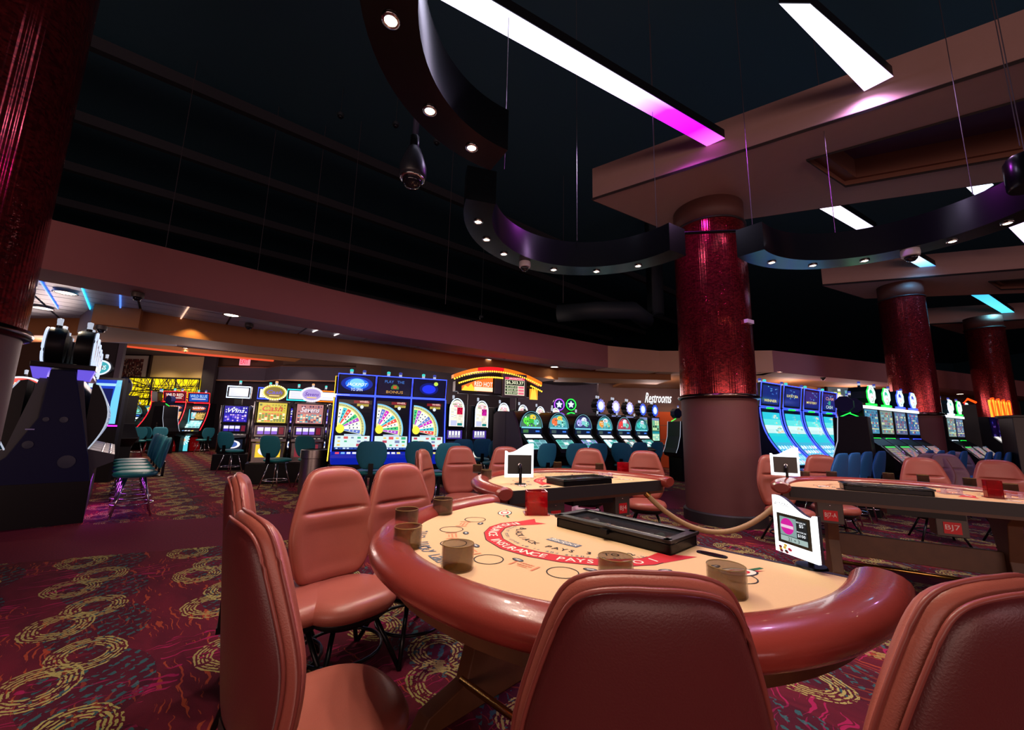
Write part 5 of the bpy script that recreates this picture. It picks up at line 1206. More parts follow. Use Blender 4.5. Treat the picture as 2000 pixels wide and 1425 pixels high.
mb = MB(); fn = lambda u, v, n: (1.0 + u * .28, -.06 - n, 2.28 + v * .40); prect(mb, fn, 0, 0, 1, .8, (245, 150, 30), .001); ppoly(mb, fn, [(.1, 0), (.9, 0), (.8, .5), (.6, 1), (.5, .6), (.35, .95), (.2, .5)], (250, 210, 60), .003); mb.build('flame_panel', t)
mb = MB(); mb.box(-.9, -.86, .0, .05, -.22, 2.4, BLACKM); mb.box(.6, .64, 0, .05, -.22, 2.4, BLACKM); mb.box(-1.2, 1.2, -.04, .06, 2.34, 2.42, BLACKM); mb.build('posts', t)
# --- domed slant machines
def domed(label, k):
    t = thing('slot_machine', label, 'slot machine', (0, 0, 0), 0, 'domed slant top slot machines'); rnd = random.Random(k + 20); w = .70; a = w / 2
    hood = [(-a, 1.30), (a, 1.30)] + [(a * math.cos(q), 1.48 + .32 * math.sin(q)) for q in [PI * i / 18 for i in range(19)]]
    MB().yprism(hood, -.12, .35, BLACK).build('hood', t, bev=.01)
    MB().xprism([(-.12, 1.32), (-.48, .98), (-.52, .92), (-.48, .84), (-.10, .74), (-.10, 0), (.35, 0), (.35, 1.32)], -a, a, BLACK).build('cabinet', t, bev=.008)
    mb = MB(); fn = lambda u, v, n: ((u - .5) * .60, -.125 - n, 1.42 + v * .32)
    poly = [(0, 0), (1, 0)] + [(.5 + .5 * math.cos(q), .15 + .85 * math.sin(q)) for q in [PI * i / 16 for i in range(17)]]
    base = [(70, 110, 90), (70, 150, 160), (50, 60, 110), (70, 160, 170), (150, 70, 90), (40, 130, 130)][k]; ac = [(90, 220, 60), (230, 110, 60), (170, 160, 240), (230, 150, 60), (230, 60, 60), (60, 200, 190)][k]
    ppoly(mb, fn, poly, base, .001); pdisc(mb, fn, .3, .5, .2, .28, ac, .002, 14); pdisc(mb, fn, .55, .72, .16, .2, (230, 200, 60) if k < 2 else (220, 225, 240), .003, 12); pdisc(mb, fn, .72, .42, .15, .2, (110, 200, 180), .003, 12)
    cells(mb, fn, .16, .12, .84, .80, 7, 5, [(30, 50, 60), ac, base, (200, 230, 235), (60, 120, 140), (40, 90, 70)], rnd, None, .2, .004, .75); prect(mb, fn, .40, .35, .60, .62, (120, 200, 200) if k != 0 else (60, 180, 50), .006)
    prect(mb, fn, .02, .0, .98, .10, (120, 200, 220), .005); mb.build('dome_glass', t)
    mb = MB(); mb.tube([(a * .93 * math.cos(q), -.13, 1.44 + .335 * math.sin(q)) for q in [PI * i / 18 for i in range(19)]], .006, em('arch_soft', (120, 190, 210), .8), 6); mb.build('dome_rim', t)
    mb = MB(); fn = flat(0, -.125, 1.36, .60, .11); prect(mb, fn, 0, 0, 1, 1, (10, 24, 50), .001); prect(mb, fn, .10, .2, .35, .8, (60, 80, 80) if k else (60, 110, 60), .003); prect(mb, fn, .7, .35, .9, .65, (60, 120, 230), .003); prect(mb, fn, 0, -.02, 1, .06, (120, 170, 220), .003); mb.build('meter_strip', t)
    mb = MB(); g = lambda u, v, n: ((u - .5) * .54, -.46 + v * .33 - n * .7, 1.0 + v * .305 + n * .7); prect(mb, g, 0, 0, 1, 1, [(130, 190, 200), (110, 190, 180), (150, 140, 220), (130, 200, 210), (160, 140, 130), (120, 170, 170)][k], .002)
    cells(mb, g, .04, .05, .96, .62, 3, 3, [(90, 140, 150), (225, 240, 240), (60, 150, 140)], rnd, None, .08, .004); prect(mb, g, .04, .72, .96, .95, (235, 240, 245), .004); mb.build('slant_screen', t)
    mb = MB(); mb.tube([(a - .03, -.50, .97), (a - .05, -.40, 1.07)], .018, YELP, 8); mb.build('card_reader', t)
    light_tower(t, 0, .1, 1.8, WHITL, .8)
    return t
r6, a6 = row(gp(1030, 850, 8.7), gp(1246, 852, 11.5), 6, [lambda l, k=k: domed(l, k) for k in range(6)], ['domed slant top slot machine, %s from the left in the middle row' % n for n in G5L])
e = Vector((math.cos(a6), math.sin(a6), 0)); p = gp(1030, 850, 8.7) - e * .40
t = thing('machine_end_panel', 'dark grey end panel left of the first domed machine', 'panel', (p.x, p.y, 0), a6)
MB().xprism([(-.14, 1.55), (-.02, 1.76), (.5, 1.78), (.62, 1.7), (.62, 0), (-.14, 0), (-.14, .7), (-.34, .9), (-.30, 1.1)], -.05, 0, mat('grey_laminate', (52, 44, 48), .5)).build('board', t)
MB().xprism([(.20, 0), (.205, 0), (.205, 1.77), (.20, 1.77)], -.052, -.05, BLACK).build('seam', t)
# --- machines with blue round toppers behind
def flower(label, k):
    t = thing('slot_machine', label, 'slot machine', (0, 0, 0), 0, 'slot machines with blue flower toppers'); rnd = random.Random(k + 70)
    MB().box(-.30, .30, -.1, .35, 0, 1.95, BLACK).build('cabinet', t, bev=.01)
    mb = MB(); mb.xprism([(-.1, 1.0), (-.34, .96), (-.34, .88), (-.1, .84)], -.30, .30, STEEL); mb.build('button_deck', t)
    mb = MB(); fn = flat(0, -.105, 1.68, .48, .46); prect(mb, fn, 0, 0, 1, 1, (120, 170, 130), .001); prect(mb, fn, 0, .82, 1, 1, (110, 120, 180), .002); cells(mb, fn, .05, .05, .95, .8, 3, 4, [(190, 220, 160), (30, 60, 50), (90, 170, 140), (210, 215, 170)], rnd, None, .1, .003); mb.build('upper_screen', t)
    mb = MB(); fn = flat(0, -.105, 1.26, .48, .34); prect(mb, fn, 0, 0, 1, 1, (130, 190, 160), .001); prect(mb, fn, 0, .75, 1, 1, (30, 130, 140), .002); cells(mb, fn, .05, .05, .95, .7, 4, 3, [(220, 235, 190), (150, 200, 180), (190, 225, 210)], rnd, None, .1, .003); mb.build('lower_screen', t)
    mb = MB(); n = 12; pts = []
    for i in range(48): a = 2 * PI * i / 48; r = .21 + .02 * math.cos(n * a); pts.append((r * math.cos(a), 2.19 + r * math.sin(a)))
    mb.yprism(pts, -.10, .12, BLACK); tp = mb.build('topper', t)
    mb = MB(); fn = flat(0, -.10, 2.19, .42, .42); ppoly(mb, fn, [(.5 + (q[0]) / .42, .5 + (q[1] - 2.19) / .42) for q in pts], (40, 80, 210), .001); pdisc(mb, fn, .5, .5, .33, .33, (190, 215, 250), .002, 24); pdisc(mb, fn, .5, .54, .2, .18, (255, 255, 255), .003, 16); prect(mb, fn, .46, .25, .54, .45, (240, 245, 255), .003); mb.build('topper_face', tp)
    MB().box(-.05, .05, -.05, .05, 1.95, 2.0, BLACK).build('neck', t)
    light_tower(t, -.07, .02, 2.39, WHITL, .9); light_tower(t, .07, .05, 2.39, WHITL, .9)
    return t
r7, a7 = row(gp(1169, 840, 12.8), gp(1276, 842, 14.9), 5, [lambda l, k=k: flower(l, k) for k in range(5)], ['slot machine with a blue flower topper, %s from the left in the back row' % n for n in G5L])
# round neon toppers seen between
def ringtop(px, py, Y, col, label):
    p = gp(px, py, Y); z = zat(px, py, Y); t = thing('slot_machine', label, 'slot machine', (p.x, p.y, 0), .4, 'slot machines with neon ring toppers')
    MB().box(-.3, .3, -.1, .35, 0, z - .45, BLACK).build('cabinet', t, bev=.01)
    mb = MB(); mb.lathe([(.0001, -.08), (.20, -.08), (.22, .0), (.0001, .05)], BLACK, 24, 0, 0, z, axis='y'); mb.build('topper', t, True, ang=40)
    mb = MB(); mb.tube([(.2 * math.cos(a), -.09, z + .2 * math.sin(a)) for a in [2 * PI * i / 28 for i in range(28)]], .018, col, 6, True); mb.build('neon_ring', t)
    mb = MB(); fn = flat(0, -.082, z, .34, .34); pdisc(mb, fn, .5, .5, .45, .45, (30, 40, 80), .001); ppoly(mb, fn, [(.5 + (.42 if i % 2 == 0 else .22) * math.sin(PI * i / 5), .5 + (.42 if i % 2 == 0 else .22) * math.cos(PI * i / 5)) for i in range(10)], (220, 230, 250), .003); mb.build('topper_face', t)
    mb = MB(); mb.tube([(.34 * math.cos(a), -.11, z - .72 + .42 * math.sin(a)) for a in [.3 + PI * .8 * i / 16 for i in range(17)]], .02, col, 6); mb.build('neon_arch', t)
    MB().box(-.05, .05, -.03, .03, z - .5, z - .18, BLACK).build('neck', t)
    return t
ringtop(1090, 790, 14.6, em('neon_violet', (150, 60, 255), 2.4), 'slot machine topped by a violet neon ring behind the domed row'); ringtop(1113, 790, 14.9, NEONG, 'slot machine topped by a green neon ring behind the domed row')
# dark cabinet seen from the side near the big column
def side_cab(px, py, Y, rz, label, s=1., glow=NEONG):
    p = gp(px, py, Y); t = thing('slot_machine', label, 'slot machine', (p.x, p.y, 0), rz, 'machines seen from the side')
    MB().xprism([(-.10, 2.02), (-.14, 1.5), (-.26, 1.1), (-.34, .95), (-.30, .85), (-.12, .78), (-.12, 0), (.42, 0), (.42, .7), (.38, 2.02)], -.32, .32, BLACK).build('cabinet', t, bev=.01)
    mb = MB(); mb.tube([(-.325, -.10, 2.02), (-.325, -.145, 1.5), (-.325, -.265, 1.1), (-.325, -.34, .95)], .008, WHITL, 5); mb.tube([(.325, -.10, 2.02), (.325, -.145, 1.5), (.325, -.265, 1.1), (.325, -.34, .95)], .008, WHITL, 5); mb.build('chrome_edge', t)
    oc = [(.17 * math.cos(PI / 8 + PI * i / 4), .12 + .18 * math.sin(PI / 8 + PI * i / 4)) for i in range(8)]
    MB().xprism([(a, b + 2.18) for a, b in oc], -.1, .1, NAVY).build('topper', t)
    mb = MB(); mb.tube([(-.11, -.12, 2.02), (-.11, .08, 2.12)], .012, glow, 6); mb.build('green_light', t); mb = MB(); mb.box(-.33, -.322, .08, .14, 1.25, 1.32, GREYBOX); mb.box(-.33, -.322, .08, .14, 1.14, 1.21, GREYBOX); mb.build('stickers', t)
    light_tower(t, 0, .1, 2.46, BLUEL, .9)
    return t
side_cab(1322, 850, 12.2, -1.25, 'dark slot cabinet seen from the side left of the big column').scale = (.86,) * 3
# --- octagon topped machines
def octo(label, k, colr, g='octagon topped slot machines'):
    t = thing('slot_machine', label, 'slot machine', (0, 0, 0), 0, g); rnd = random.Random(k + 90); w = .76; a = w / 2
    MB().xprism([(-.10, 2.10), (-.10, 1.46), (-.30, 1.30), (-.62, .94), (-.60, .84), (-.12, .74), (-.12, 0), (.35, 0), (.35, 2.10)], -a + .01, a - .01, BLACK).build('cabinet', t, bev=.006)
    MB().box(-a + .02, a - .02, -.13, -.09, 2.06, 2.12, em('bar_white', (220, 235, 250), 1.8)).build('light_bar', t)
    mb = MB(); fn = flat(0, -.105, 1.79, w * .84, .50); prect(mb, fn, 0, 0, 1, 1, [(70, 130, 160), (120, 140, 130), (90, 100, 130), (60, 90, 150)][k % 4], .001)
    cells(mb, fn, .03, .05, .97, .95, 8, 8, [(110, 170, 190), (190, 200, 160), (140, 110, 150), (80, 90, 120), (150, 80, 90), (60, 120, 150), (40, 70, 110)], rnd, None, .12, .003, .85); prect(mb, fn, .05, .18, .95, .21, (220, 225, 150), .005); mb.build('upper_screen', t)
    mb = MB(); mb.tube([(-.24, -.155, 1.36), (.24, -.155, 1.36), (.24, -.13, 1.44), (-.24, -.13, 1.44)], .010, colr, 5, True); mb.box(-.22, .22, -.14, -.12, 1.36, 1.44, mat('label_dark', (20, 40, 20), .4)); mb.build('name_plate', t)
    mb = MB(); g_ = lambda u, v, n: ((u - .5) * .52, -.59 + v * .25 - n * .7, 1.0 + v * .28 + n * .7); prect(mb, g_, 0, 0, 1, 1, (96, 84, 88), .002); cells(mb, g_, .04, .04, .96, .86, 5, 6, [(170, 110, 110), (130, 130, 110), (110, 100, 130)], rnd, None, .1, .004); prect(mb, g_, .04, .9, .96, 1, (60, 200, 90) if k < 2 else (110, 110, 120), .004); mb.build('slant_screen', t)
    mb = MB(); mb.tube([(-.2, -.60, .93), (-.1, -.60, .93), (-.1, -.55, .97), (-.2, -.55, .97)], .006, WHITL, 4, True); mb.build('ticket_slot', t)
    for sx in (-1, 1):
        mb = MB(); mb.tube([(sx * (a - .02), -.31, 1.30), (sx * (a - .02), -.61, .95)], .012, CHROME, 6); mb.build('side_trim', t, True)
    oc = [(.165 * math.cos(PI / 8 + PI * i / 4), 2.36 + .19 * math.sin(PI / 8 + PI * i / 4)) for i in range(8)]
    MB().yprism(oc, -.14, .22, mat('octo_body', (10, 30, 30), .3)).build('topper', t)
    mb = MB(); mb.tube([(q[0] * .95, -.15, 2.36 + (q[1] - 2.36) * .95) for q in oc], .018, em('octo_white', (215, 250, 230), 1.3), 6, True); mb.tube([(q[0] * 1.05, -.13, 2.36 + (q[1] - 2.36) * 1.05) for q in oc], .012, colr, 6, True); mb.build('octagon_light', t)
    mb = MB(); fn = flat(0, -.142, 2.36, .28, .33); pdisc(mb, fn, .5, .5, .46, .46, (220, 240, 230), .001, 8); pdisc(mb, fn, .5, .62, .3, .22, (60, 190, 150) if k < 2 else (60, 70, 200), .002, 12); pdisc(mb, fn, .5, .42, .24, .2, (240, 235, 240), .003, 12); pdisc(mb, fn, .58, .35, .06, .06, (210, 50, 60), .004, 8); mb.build('topper_face', t)
    mb = MB(); mb.box(-.2, .2, -.16, -.1, 2.13, 2.17, colr); mb.build('glow_plinth', t)
    light_tower(t, 0, .05, 2.54, BLUEL, .9)
    return t
r11, a11 = row(gp(1692, 830, 8.3), gp(1774, 834, 9.4), 4, [lambda l, k=k: octo(l, k, [NEONG, NEONG, NEONB, NEONB][k]) for k in range(4)], ['octagon topped slot machine with green glow, first right of the dark cabinets', 'octagon topped slot machine with green glow, second in its row', 'octagon topped slot machine with blue glow, third in its row', 'octagon topped slot machine with blue glow, last before the second column'], sc=.96)
r12, a12 = row(gp(1848, 832, 10.6), gp(1880, 834, 11.3), 3, [lambda l, k=k: octo(l, k + 1, [NEONW, NEONG, NEONR][k], 'far octagon topped slot machines') for k in range(3)], ['far octagon topped machine with white glow right of the second column', 'far octagon topped machine with green glow between columns', 'far octagon topped machine with red glow between columns'], sc=.95)
q = side_cab(1656, 850, 7.75, a11 + PI + .25, 'black cabinet back left of the octagon topped machines'); q.scale = (.88,) * 3
q = side_cab(1674, 850, 8.1, a11 + .3, 'black cabinet back touching the first octagon topped machine'); q.scale = (.88,) * 3
# monitor behind
p = gp(1640, 780, 14.95); t = thing('display_screen', 'wall display with yellow and white figures behind the blue machines', 'screen', (p.x + .2, p.y, zat(1640, 778, 14.95)), .1, sc=1.1)
MB().box(-.65, .65, 0, .08, -.42, .42, BLACKM).build('case', t); mb = MB(); fn = flat(0, -.002, 0, 1.2, .76); prect(mb, fn, 0, 0, 1, 1, (30, 60, 70), .001); cells(mb, fn, .03, .05, .4, .95, 3, 6, [(190, 210, 60), (220, 230, 220), (40, 60, 60)], random.Random(4), None, .1, .003); cells(mb, fn, .5, .1, .95, .9, 4, 4, [(80, 150, 170), (200, 220, 230), (40, 70, 90)], random.Random(5), None, .1, .003); mb.build('lit_image', t)
# small purple machine between
for k, (px, py) in enumerate(((1628, 0),)):
    p = gp(1634, 850, 12); t = thing('slot_machine', 'small purple lit machine with a green bar behind the fourth blue machine', 'slot machine', (p.x + .4, p.y, 0), .3)
    MB().box(-.5, .5, 0, .4, 0, 1.9, BLACK).build('cabinet', t); mb = MB(); fn = flat(0, -.002, 1.3, .9, .9)
    cells(mb, fn, .05, .55, .95, .95, 3, 2, [(120, 60, 200), (200, 190, 230), (60, 30, 90)], random.Random(8), None, .1, .003); cells(mb, fn, .05, .05, .95, .4, 3, 2, [(150, 60, 220), (70, 40, 120), (210, 180, 230)], random.Random(9), None, .1, .003); mb.build('screen', t); MB().box(-.5, .5, -.02, 0, 1.22, 1.27, NEONG).build('green_light', t)
# --- flame stick machines
def flame(label, k):
    t = thing('slot_machine', label, 'slot machine', (0, 0, 0), 0, 'orange topped purple beaded machines'); rnd = random.Random(k)
    MB().xprism([(-.08, 1.5), (-.30, 1.25), (-.42, .95), (-.12, .74), (-.12, 0), (.35, 0), (.35, 2.05), (-.06, 2.05)], -.24, .24, BLACK).build('cabinet', t)
    mb = MB(); mb.tube([(-.1, -.1, 1.5), (-.1, -.1, 2.05)], .07, mat('bead_purple', (60, 40, 150), .2, .6, noise=.8, nscale=60), 10); mb.build('beaded_post', t, True)
    mb = MB(); fn = flat(.16, -.09, 1.8, .16, .5); cells(mb, fn, 0, 0, 1, 1, 5, 14, [(110, 70, 230), (60, 40, 150), (190, 160, 250)], rnd, (14, 10, 40), .25, .003, .6); mb.build('bead_panel', t)
    mb = MB(); mb.yprism([(-.06, 2.05), (.0, 2.05), (.07, 2.5), (.06, 2.56), (-.10, 2.54), (-.13, 2.5)], -.16, -.08, em('flame_amber', (255, 170, 50), 1.6)); mb.build('flame_topper', t)
    mb = MB(); mb.tube([(-.06, -.15, 2.05), (-.14, -.15, 2.45), (-.12, -.15, 2.58), (.05, -.15, 2.6), (.09, -.15, 2.5), (.02, -.15, 2.05)], .022, em('flame_red', (255, 60, 10), 2.8), 6); mb.build('neon_outline', t)
    mb = MB(); g_ = lambda u, v, n: ((u - .5) * .4, -.28 + v * .18 - n, 1.3 + v * .2 + n); prect(mb, g_, 0, 0, 1, 1, (225, 220, 215), .003); g2 = lambda u, v, n: ((u - .5) * .4, -.40 + v * .1 - n, 1.02 + v * .2 + n); prect(mb, g2, 0, 0, 1, 1, (180, 180, 225), .003); mb.build('screen', t)
    return t
r13, a13 = row(gp(1933, 840, 11.6), gp(1965, 842, 12.3), 4, [lambda l, k=k: flame(l, k) for k in range(4)], ['purple beaded machine with an orange flame topper, %s from the left' % n for n in G5L])
p = gp(1911, 845, 11.1); t = thing('machine_end_panel', 'black side board left of the flame topped machines', 'panel', (p.x, p.y, 0), a13 + .35)
MB().box(-.3, .24, 0, .3, 0, 2.35, BLACK).build('board', t, bev=.01)
p = gp(1908, 790, 11.9); mb = MB(); mb.tube([(p.x - .35, p.y, 2.05), (p.x - .42, p.y, 2.45), (p.x - .25, p.y, 2.6), (p.x - .02, p.y, 2.5)], .03, em('flame_red', (255, 60, 10), 2.8), 6); tag(mb.build('neon_hook'), 'single orange neon hook left of the black side board', 'neon tube')
p = gp(1988, 860, 8.2); t = thing('podium', 'dark tall podium at the right edge of the picture', 'podium', (p.x + .25, p.y, 0), -.5)
MB().box(-.3, .3, -.25, .25, 0, zat(1988, 815, 8.2), mat('podium_dark', (34, 26, 30), .4)).build('body', t, bev=.01); MB().box(-.33, .33, -.28, .28, zat(1988, 815, 8.2), zat(1988, 811, 8.2), BLACKM).build('top', t)

# --- double sided bank at the left, seen from its end
BC = Vector((-5.82, 5.73)); bd = Vector((-.70, .714)).normalized(); bu = Vector((-bd.y, bd.x)) * 1.0   # row direction, across (to the left)
bw = 1.34; angb = math.atan2(-bu.y, -bu.x)
mid = BC + bu * bw / 2
t = thing('machine_end_panel', 'large navy trapezoid end panel of the left slot bank', 'panel', (mid.x, mid.y, 0), angb)
MB().yprism([(-.42, .0), (.67, .0), (.67, .55), (.61, .9), (.49, 1.4), (.34, 2.05), (.11, 2.05), (.09, 1.4), (-.11, .9), (-.42, .55)], 0, .08, NAVY).build('board', t, bev=.01)
MB().yprism([(-.43, 0), (.68, 0), (.68, .55), (-.43, .55)], -.015, .07, BLACK).build('plinth', t)
for x, z, r in ((.42, .82, .085), (.05, 1.05, .05), (.16, 1.38, .03), (.32, 1.38, .04)):
    MB().lathe([(.0001, 0), (r, 0), (r, .01), (.0001, .012)], mat('panel_disc', (36, 44, 66), .35), 20, x, 0, z, axis='y').build('round_cover', t, True, ang=40)
mb = MB(); mb.box(-.32, -.25, -.012, 0, .60, .74, mat('sticker', (120, 100, 150), .5)); mb.box(-.23, -.14, -.012, 0, .60, .70, mat('sticker2', (120, 130, 190), .5)); mb.box(-.0, .08, -.012, 0, 1.24, 1.255, mat('sticker3', (150, 150, 210), .4)); mb.build('stickers', t)
for sx in (-1, 1): MB().yprism([(.225 + sx * .14, 1.93), (.225 + sx * .26, 1.93), (.225 + sx * .30, 2.07), (.225 + sx * .13, 2.07)], .02, .3, em('bank_lavender', (110, 90, 235), .9)).build('glow_block', t)
MB().box(-.08, .53, -.05, .35, 2.07, 2.14, BLACKM).build('cap_shelf', t, bev=.01)
def bank_machine(label, k):
    t = thing('slot_machine', label, 'slot machine', (0, 0, 0), 0, 'machines of the left double bank')
    arc_ = [(-.22 - .14 * math.sin(PI * i / 12), .98 + i * .075) for i in range(13)]
    MB().xprism([(-.22, .98), (-.50, .90), (-.50, .80), (-.3, .70), (-.3, 0), (.3, 0), (.3, 1.95), (-.05, 1.95)] [::1], -.31, .31, mat('bank_grey', (52, 56, 66), .4)).build('cabinet', t)
    MB().xprism(arc_ + [(-.15, 1.9), (-.15, .98)], -.30, .30, BLACK).build('bulged_glass_case', t)
    for sx in (-1, 1):
        mb = MB(); mb.tube([(sx * .305, y, z) for y, z in arc_], .009, WHITL, 5); mb.build('rim_light', t)
    mb = MB(); rnd = random.Random(k); fn = lambda u, v, n: ((u - .5) * .5, -.225 - .14 * math.sin(PI * (.1 + v * .8)) - n, .98 + .9 * (.1 + v * .8)); cells(mb, fn, 0, 0, 1, 1, 6, 12, [(20, 50, 120), (60, 100, 150), (110, 115, 140), (30, 30, 90)], rnd, (8, 12, 36), .1, .003); mb.build('screen', t)
    mb = MB(); 
    for i in range(7):
        for j in range(2): mb.lathe([(.0001, .03), (.028, .022), (.034, 0)], CHROME, 10, -.24 + i * .08, -.44 + j * .09, .895 + j * .02)
    mb.build('buttons', t, True)
    mb = MB(); mb.lathe([(.0001, -.10), (.24, -.10), (.26, -.06), (.26, .07), (.22, .1), (.0001, .1)], BLACK, 28, 0, .0, 2.42, axis='y'); tp = mb.build('drum_topper', t, True, ang=40)
    mb = MB(); mb.tube([(.245 * math.cos(a), -.095, 2.42 + .245 * math.sin(a)) for a in [2 * PI * i / 24 for i in range(24)]], .014, em('bulb_ring', (200, 215, 250), 1.2), 6, True); mb.build('bulb_ring', tp)
    MB().box(-.31, .31, -.08, .22, 2.10, 2.15, BLACKM).build('shelf', t)
    light_tower(t, 0, .0, 2.67, CYANL if k % 2 else WHITL, 1.1)
    return t
bm0 = None
for side in (1, -1):
    for k in range(5):
        c = mid + bd * (.40 + k * .66) - bu * (.225 + side * .15)
        rz = math.atan2(-bu.x * side, bu.y * side) ; dv = -bu * side; rz = math.atan2(dv.x, -dv.y)
        l = ('%s machine from the camera on the %s side of the left bank' % (['nearest', 'second', 'third', 'fourth', 'fifth'][k], 'aisle' if side == 1 else 'far'))
        if bm0 is None: bm0 = bank_machine(l, 0); bm0.location = (c.x, c.y, 0); bm0.rotation_euler = (0, 0, rz)
        else: dup(bm0, (c.x, c.y, 0), rz, l)
# machines seen past the left bank
def simple_oval(px, py, Y, rz, label, colr, tcol, text):
    p = gp(px, py, Y); z = zat(px, py, Y); t = thing('slot_machine', label, 'slot machine', (p.x, p.y, 0), rz)
    MB().box(-.35, .35, -.1, .35, 0, z - .3, BLACK).build('cabinet', t, bev=.01); MB().xprism([(-.1, 1.0), (-.34, .96), (-.34, .86), (-.1, .84)], -.33, .33, STEEL).build('button_deck', t)
    mb = MB(); mb.lathe([(.0001, -.04), (.30, -.04), (.32, .02), (.0001, .06)], BLACK, 28, 0, -.08, z, 1, .62, axis='y'); mb.build('topper', t, True, ang=40)
    mb = MB(); fn = flat(0, -.125, z, .62, .36); pdisc(mb, fn, .5, .5, .5, .5, (225, 235, 255), .001, 28); pdisc(mb, fn, .5, .5, .42, .40, colr, .002, 28); ptext(mb, fn, text, .2, .36, .8, .64, tcol, .004); mb.build('topper_face', t)
    mb = MB(); fn = flat(0, -.102, (z + 1.0) / 2 - .08, .56, z - 1.45); prect(mb, fn, 0, 0, 1, 1, (40, 60, 150), .001); prect(mb, fn, .1, .86, .9, .98, (200, 225, 250), .002); cells(mb, fn, .05, .45, .95, .82, 4, 7, [(200, 70, 80), (235, 210, 210), (150, 60, 90)], random.Random(2), (190, 120, 130), .1, .003); cells(mb, fn, .05, .02, .95, .4, 4, 4, [(180, 225, 200), (90, 170, 130), (220, 120, 90)], random.Random(3), (150, 200, 180), .1, .003); mb.build('screen', t)
    light_tower(t, 0, 0, z + .2, WHITL)
    return t
simple_oval(46, 752, 8.6, .62, 'machine with a red oval topper seen between the left column and the bank', (225, 50, 40), (255, 235, 200), 'HOT')
simple_oval(205, 719, 9.4, -.1, 'machine with a green and white oval topper behind the left bank', (60, 160, 170), (240, 250, 250), 'WINS')
p = gp(206, 790, 9.2); t = thing('lit_billboard', 'upright glowing blue panel beside the left slot bank', 'panel', (p.x, p.y, 0), .2); MB().box(-.3, .3, 0, .1, 0, 2.35, BLACK).build('board', t)
mb = MB(); fn = flat(0, -.002, 1.8, .5, 1.0); prect(mb, fn, 0, 0, 1, 1, (20, 60, 190), .001); prect(mb, fn, .2, .1, .7, .8, (10, 20, 80), .002); ppoly(mb, fn, [(.72, 0), (1, 0), (1, 1), (.8, 1), (.7, .5)], (110, 200, 245), .003); prect(mb, fn, 0, .86, 1, .92, (160, 210, 250), .003); mb.build('lit_image', t); MB().box(-.3, .3, -.03, 0, 1.24, 1.27, NEONM).build('magenta_edge', t)
p = gp(234, 800, 9.9); t = thing('slot_machine', 'slim black machine seen edge-on with a magenta lit front', 'slot machine', (p.x, p.y, 0), 1.25)
MB().xprism([(-.10, 2.0), (-.10, 1.3), (-.35, .95), (-.12, .75), (-.12, 0), (.30, 0), (.34, 1.0), (.16, 2.0)], -.3, .3, BLACK).build('cabinet', t, bev=.01); mb = MB(); mb.tube([(.0, -.10, 2.0), (.0, -.11, 1.3)], .03, NEONM, 6); mb.tube([(-.3, -.11, 1.28), (-.3, -.36, .95), (-.3, -.14, .76)], .01, WHITL, 5); mb.build('edge_light', t)
MB().lathe([(.0001, -.08), (.12, -.06), (.16, 0), (.12, .06), (.0001, .08)], NAVY, 16, 0, 0, 2.2, 1.1, 1.6, axis='y').build('topper', t, True)
# two domed machines in front of the lattice
for k, (px, Y) in enumerate(((262, 19.3), (290, 19.6))):
    p = gp(px, 830, Y); dup(r6[k], (p.x, p.y, 0), .05, 'small far domed machine in front of the yellow lattice, %s' % ('left one' if k == 0 else 'right one'), 'far domed machines', 1.18)
p = gp(325, 850, 17.0); side = side_cab(322, 850, 17.4, 1.4, 'narrow dark cabinet seen from the side between the red edged machines')
# --- slot chairs (teal)
TL = [((440, 838), (.1, 1), 'teal chair in front of the leftmost flat topped machine'), ((528, 848), (.15, 1), 'teal chair in front of the yellow oval machine'), ((596, 848), (.15, 1), 'teal chair in front of the purple oval machine beside the trash can'),
      ((728, 861), (-.3, 1), 'teal chair backing onto the first wheel machine'), ((820, 861), (-.25, 1), 'teal chair in front of the third wheel machine, half hidden by a leather chair'), ((878, 864), (-.7, 1), 'teal chair peeping behind the brown chair at the left of the middle table'),
      ((905, 857), (-.4, 1), 'teal chair in front of the first arched machine'), ((943, 856), (-.4, 1), 'teal chair in front of the second arched machine'), ((975, 859), (-.4, 1), 'teal chair behind the lit sign of the middle table'),
      ((1070, 865), (-.8, 1), 'teal chair right of the lit sign in front of the first domed machine'), ((1128, 865), (-.3, 1), 'teal chair in front of the second domed machine'), ((1168, 865), (-.4, 1), 'teal chair in front of the third domed machine'),
      ((1213, 864), (.6, .9), 'teal chair in front of the fourth domed machine'), ((1250, 863), (-.4, 1), 'teal chair in front of the fifth domed machine'), ((1283, 856), (-.5, 1), 'teal chair left of the dark side cabinet'),
      ((312, 822), (.7, -.6), 'far teal chair in front of the red topper machine'), ((407, 824), (-.9, .4), 'far teal chair left of the flat topped machine'), ((270, 822), (-.6, .6), 'far teal chair in front of the far domed machines, left'), ((285, 822), (.2, 1), 'far teal chair in front of the far domed machines, right')]
for p, d, l in TL:
    z = 1.14
    if p[1] <= 824:
        Y = {312: 16.6, 407: 17.6, 270: 15.5, 285: 16.3}[p[0]]; q = gp(p[0], 850, Y)
    elif p[0] in (1283, 440, 528, 596): q = gp(p[0], 855, {1283: 11.2, 440: 11.2, 528: 8.7, 596: 9.1}[p[0]])
    else: q = at(*p, z)
    put('teal', slot_chair, q, d, l, 'teal slot machine chairs')
for k in range(5):
    c = Vector((-5.62, 6.22)) + bd * (k * .66); put('teal', slot_chair, c + Vector((.16, .14)), (bu.x, bu.y), '%s teal ribbed chair of the left bank row' % ['nearest', 'second', 'third', 'fourth', 'fifth'][k], 'teal chairs along the left bank', .2)
p = gp(14, 860, 6.2); put('teal', slot_chair, (p.x, p.y), (1, .3), 'teal chair between the left column and the left bank', 'teal slot machine chairs', .2)
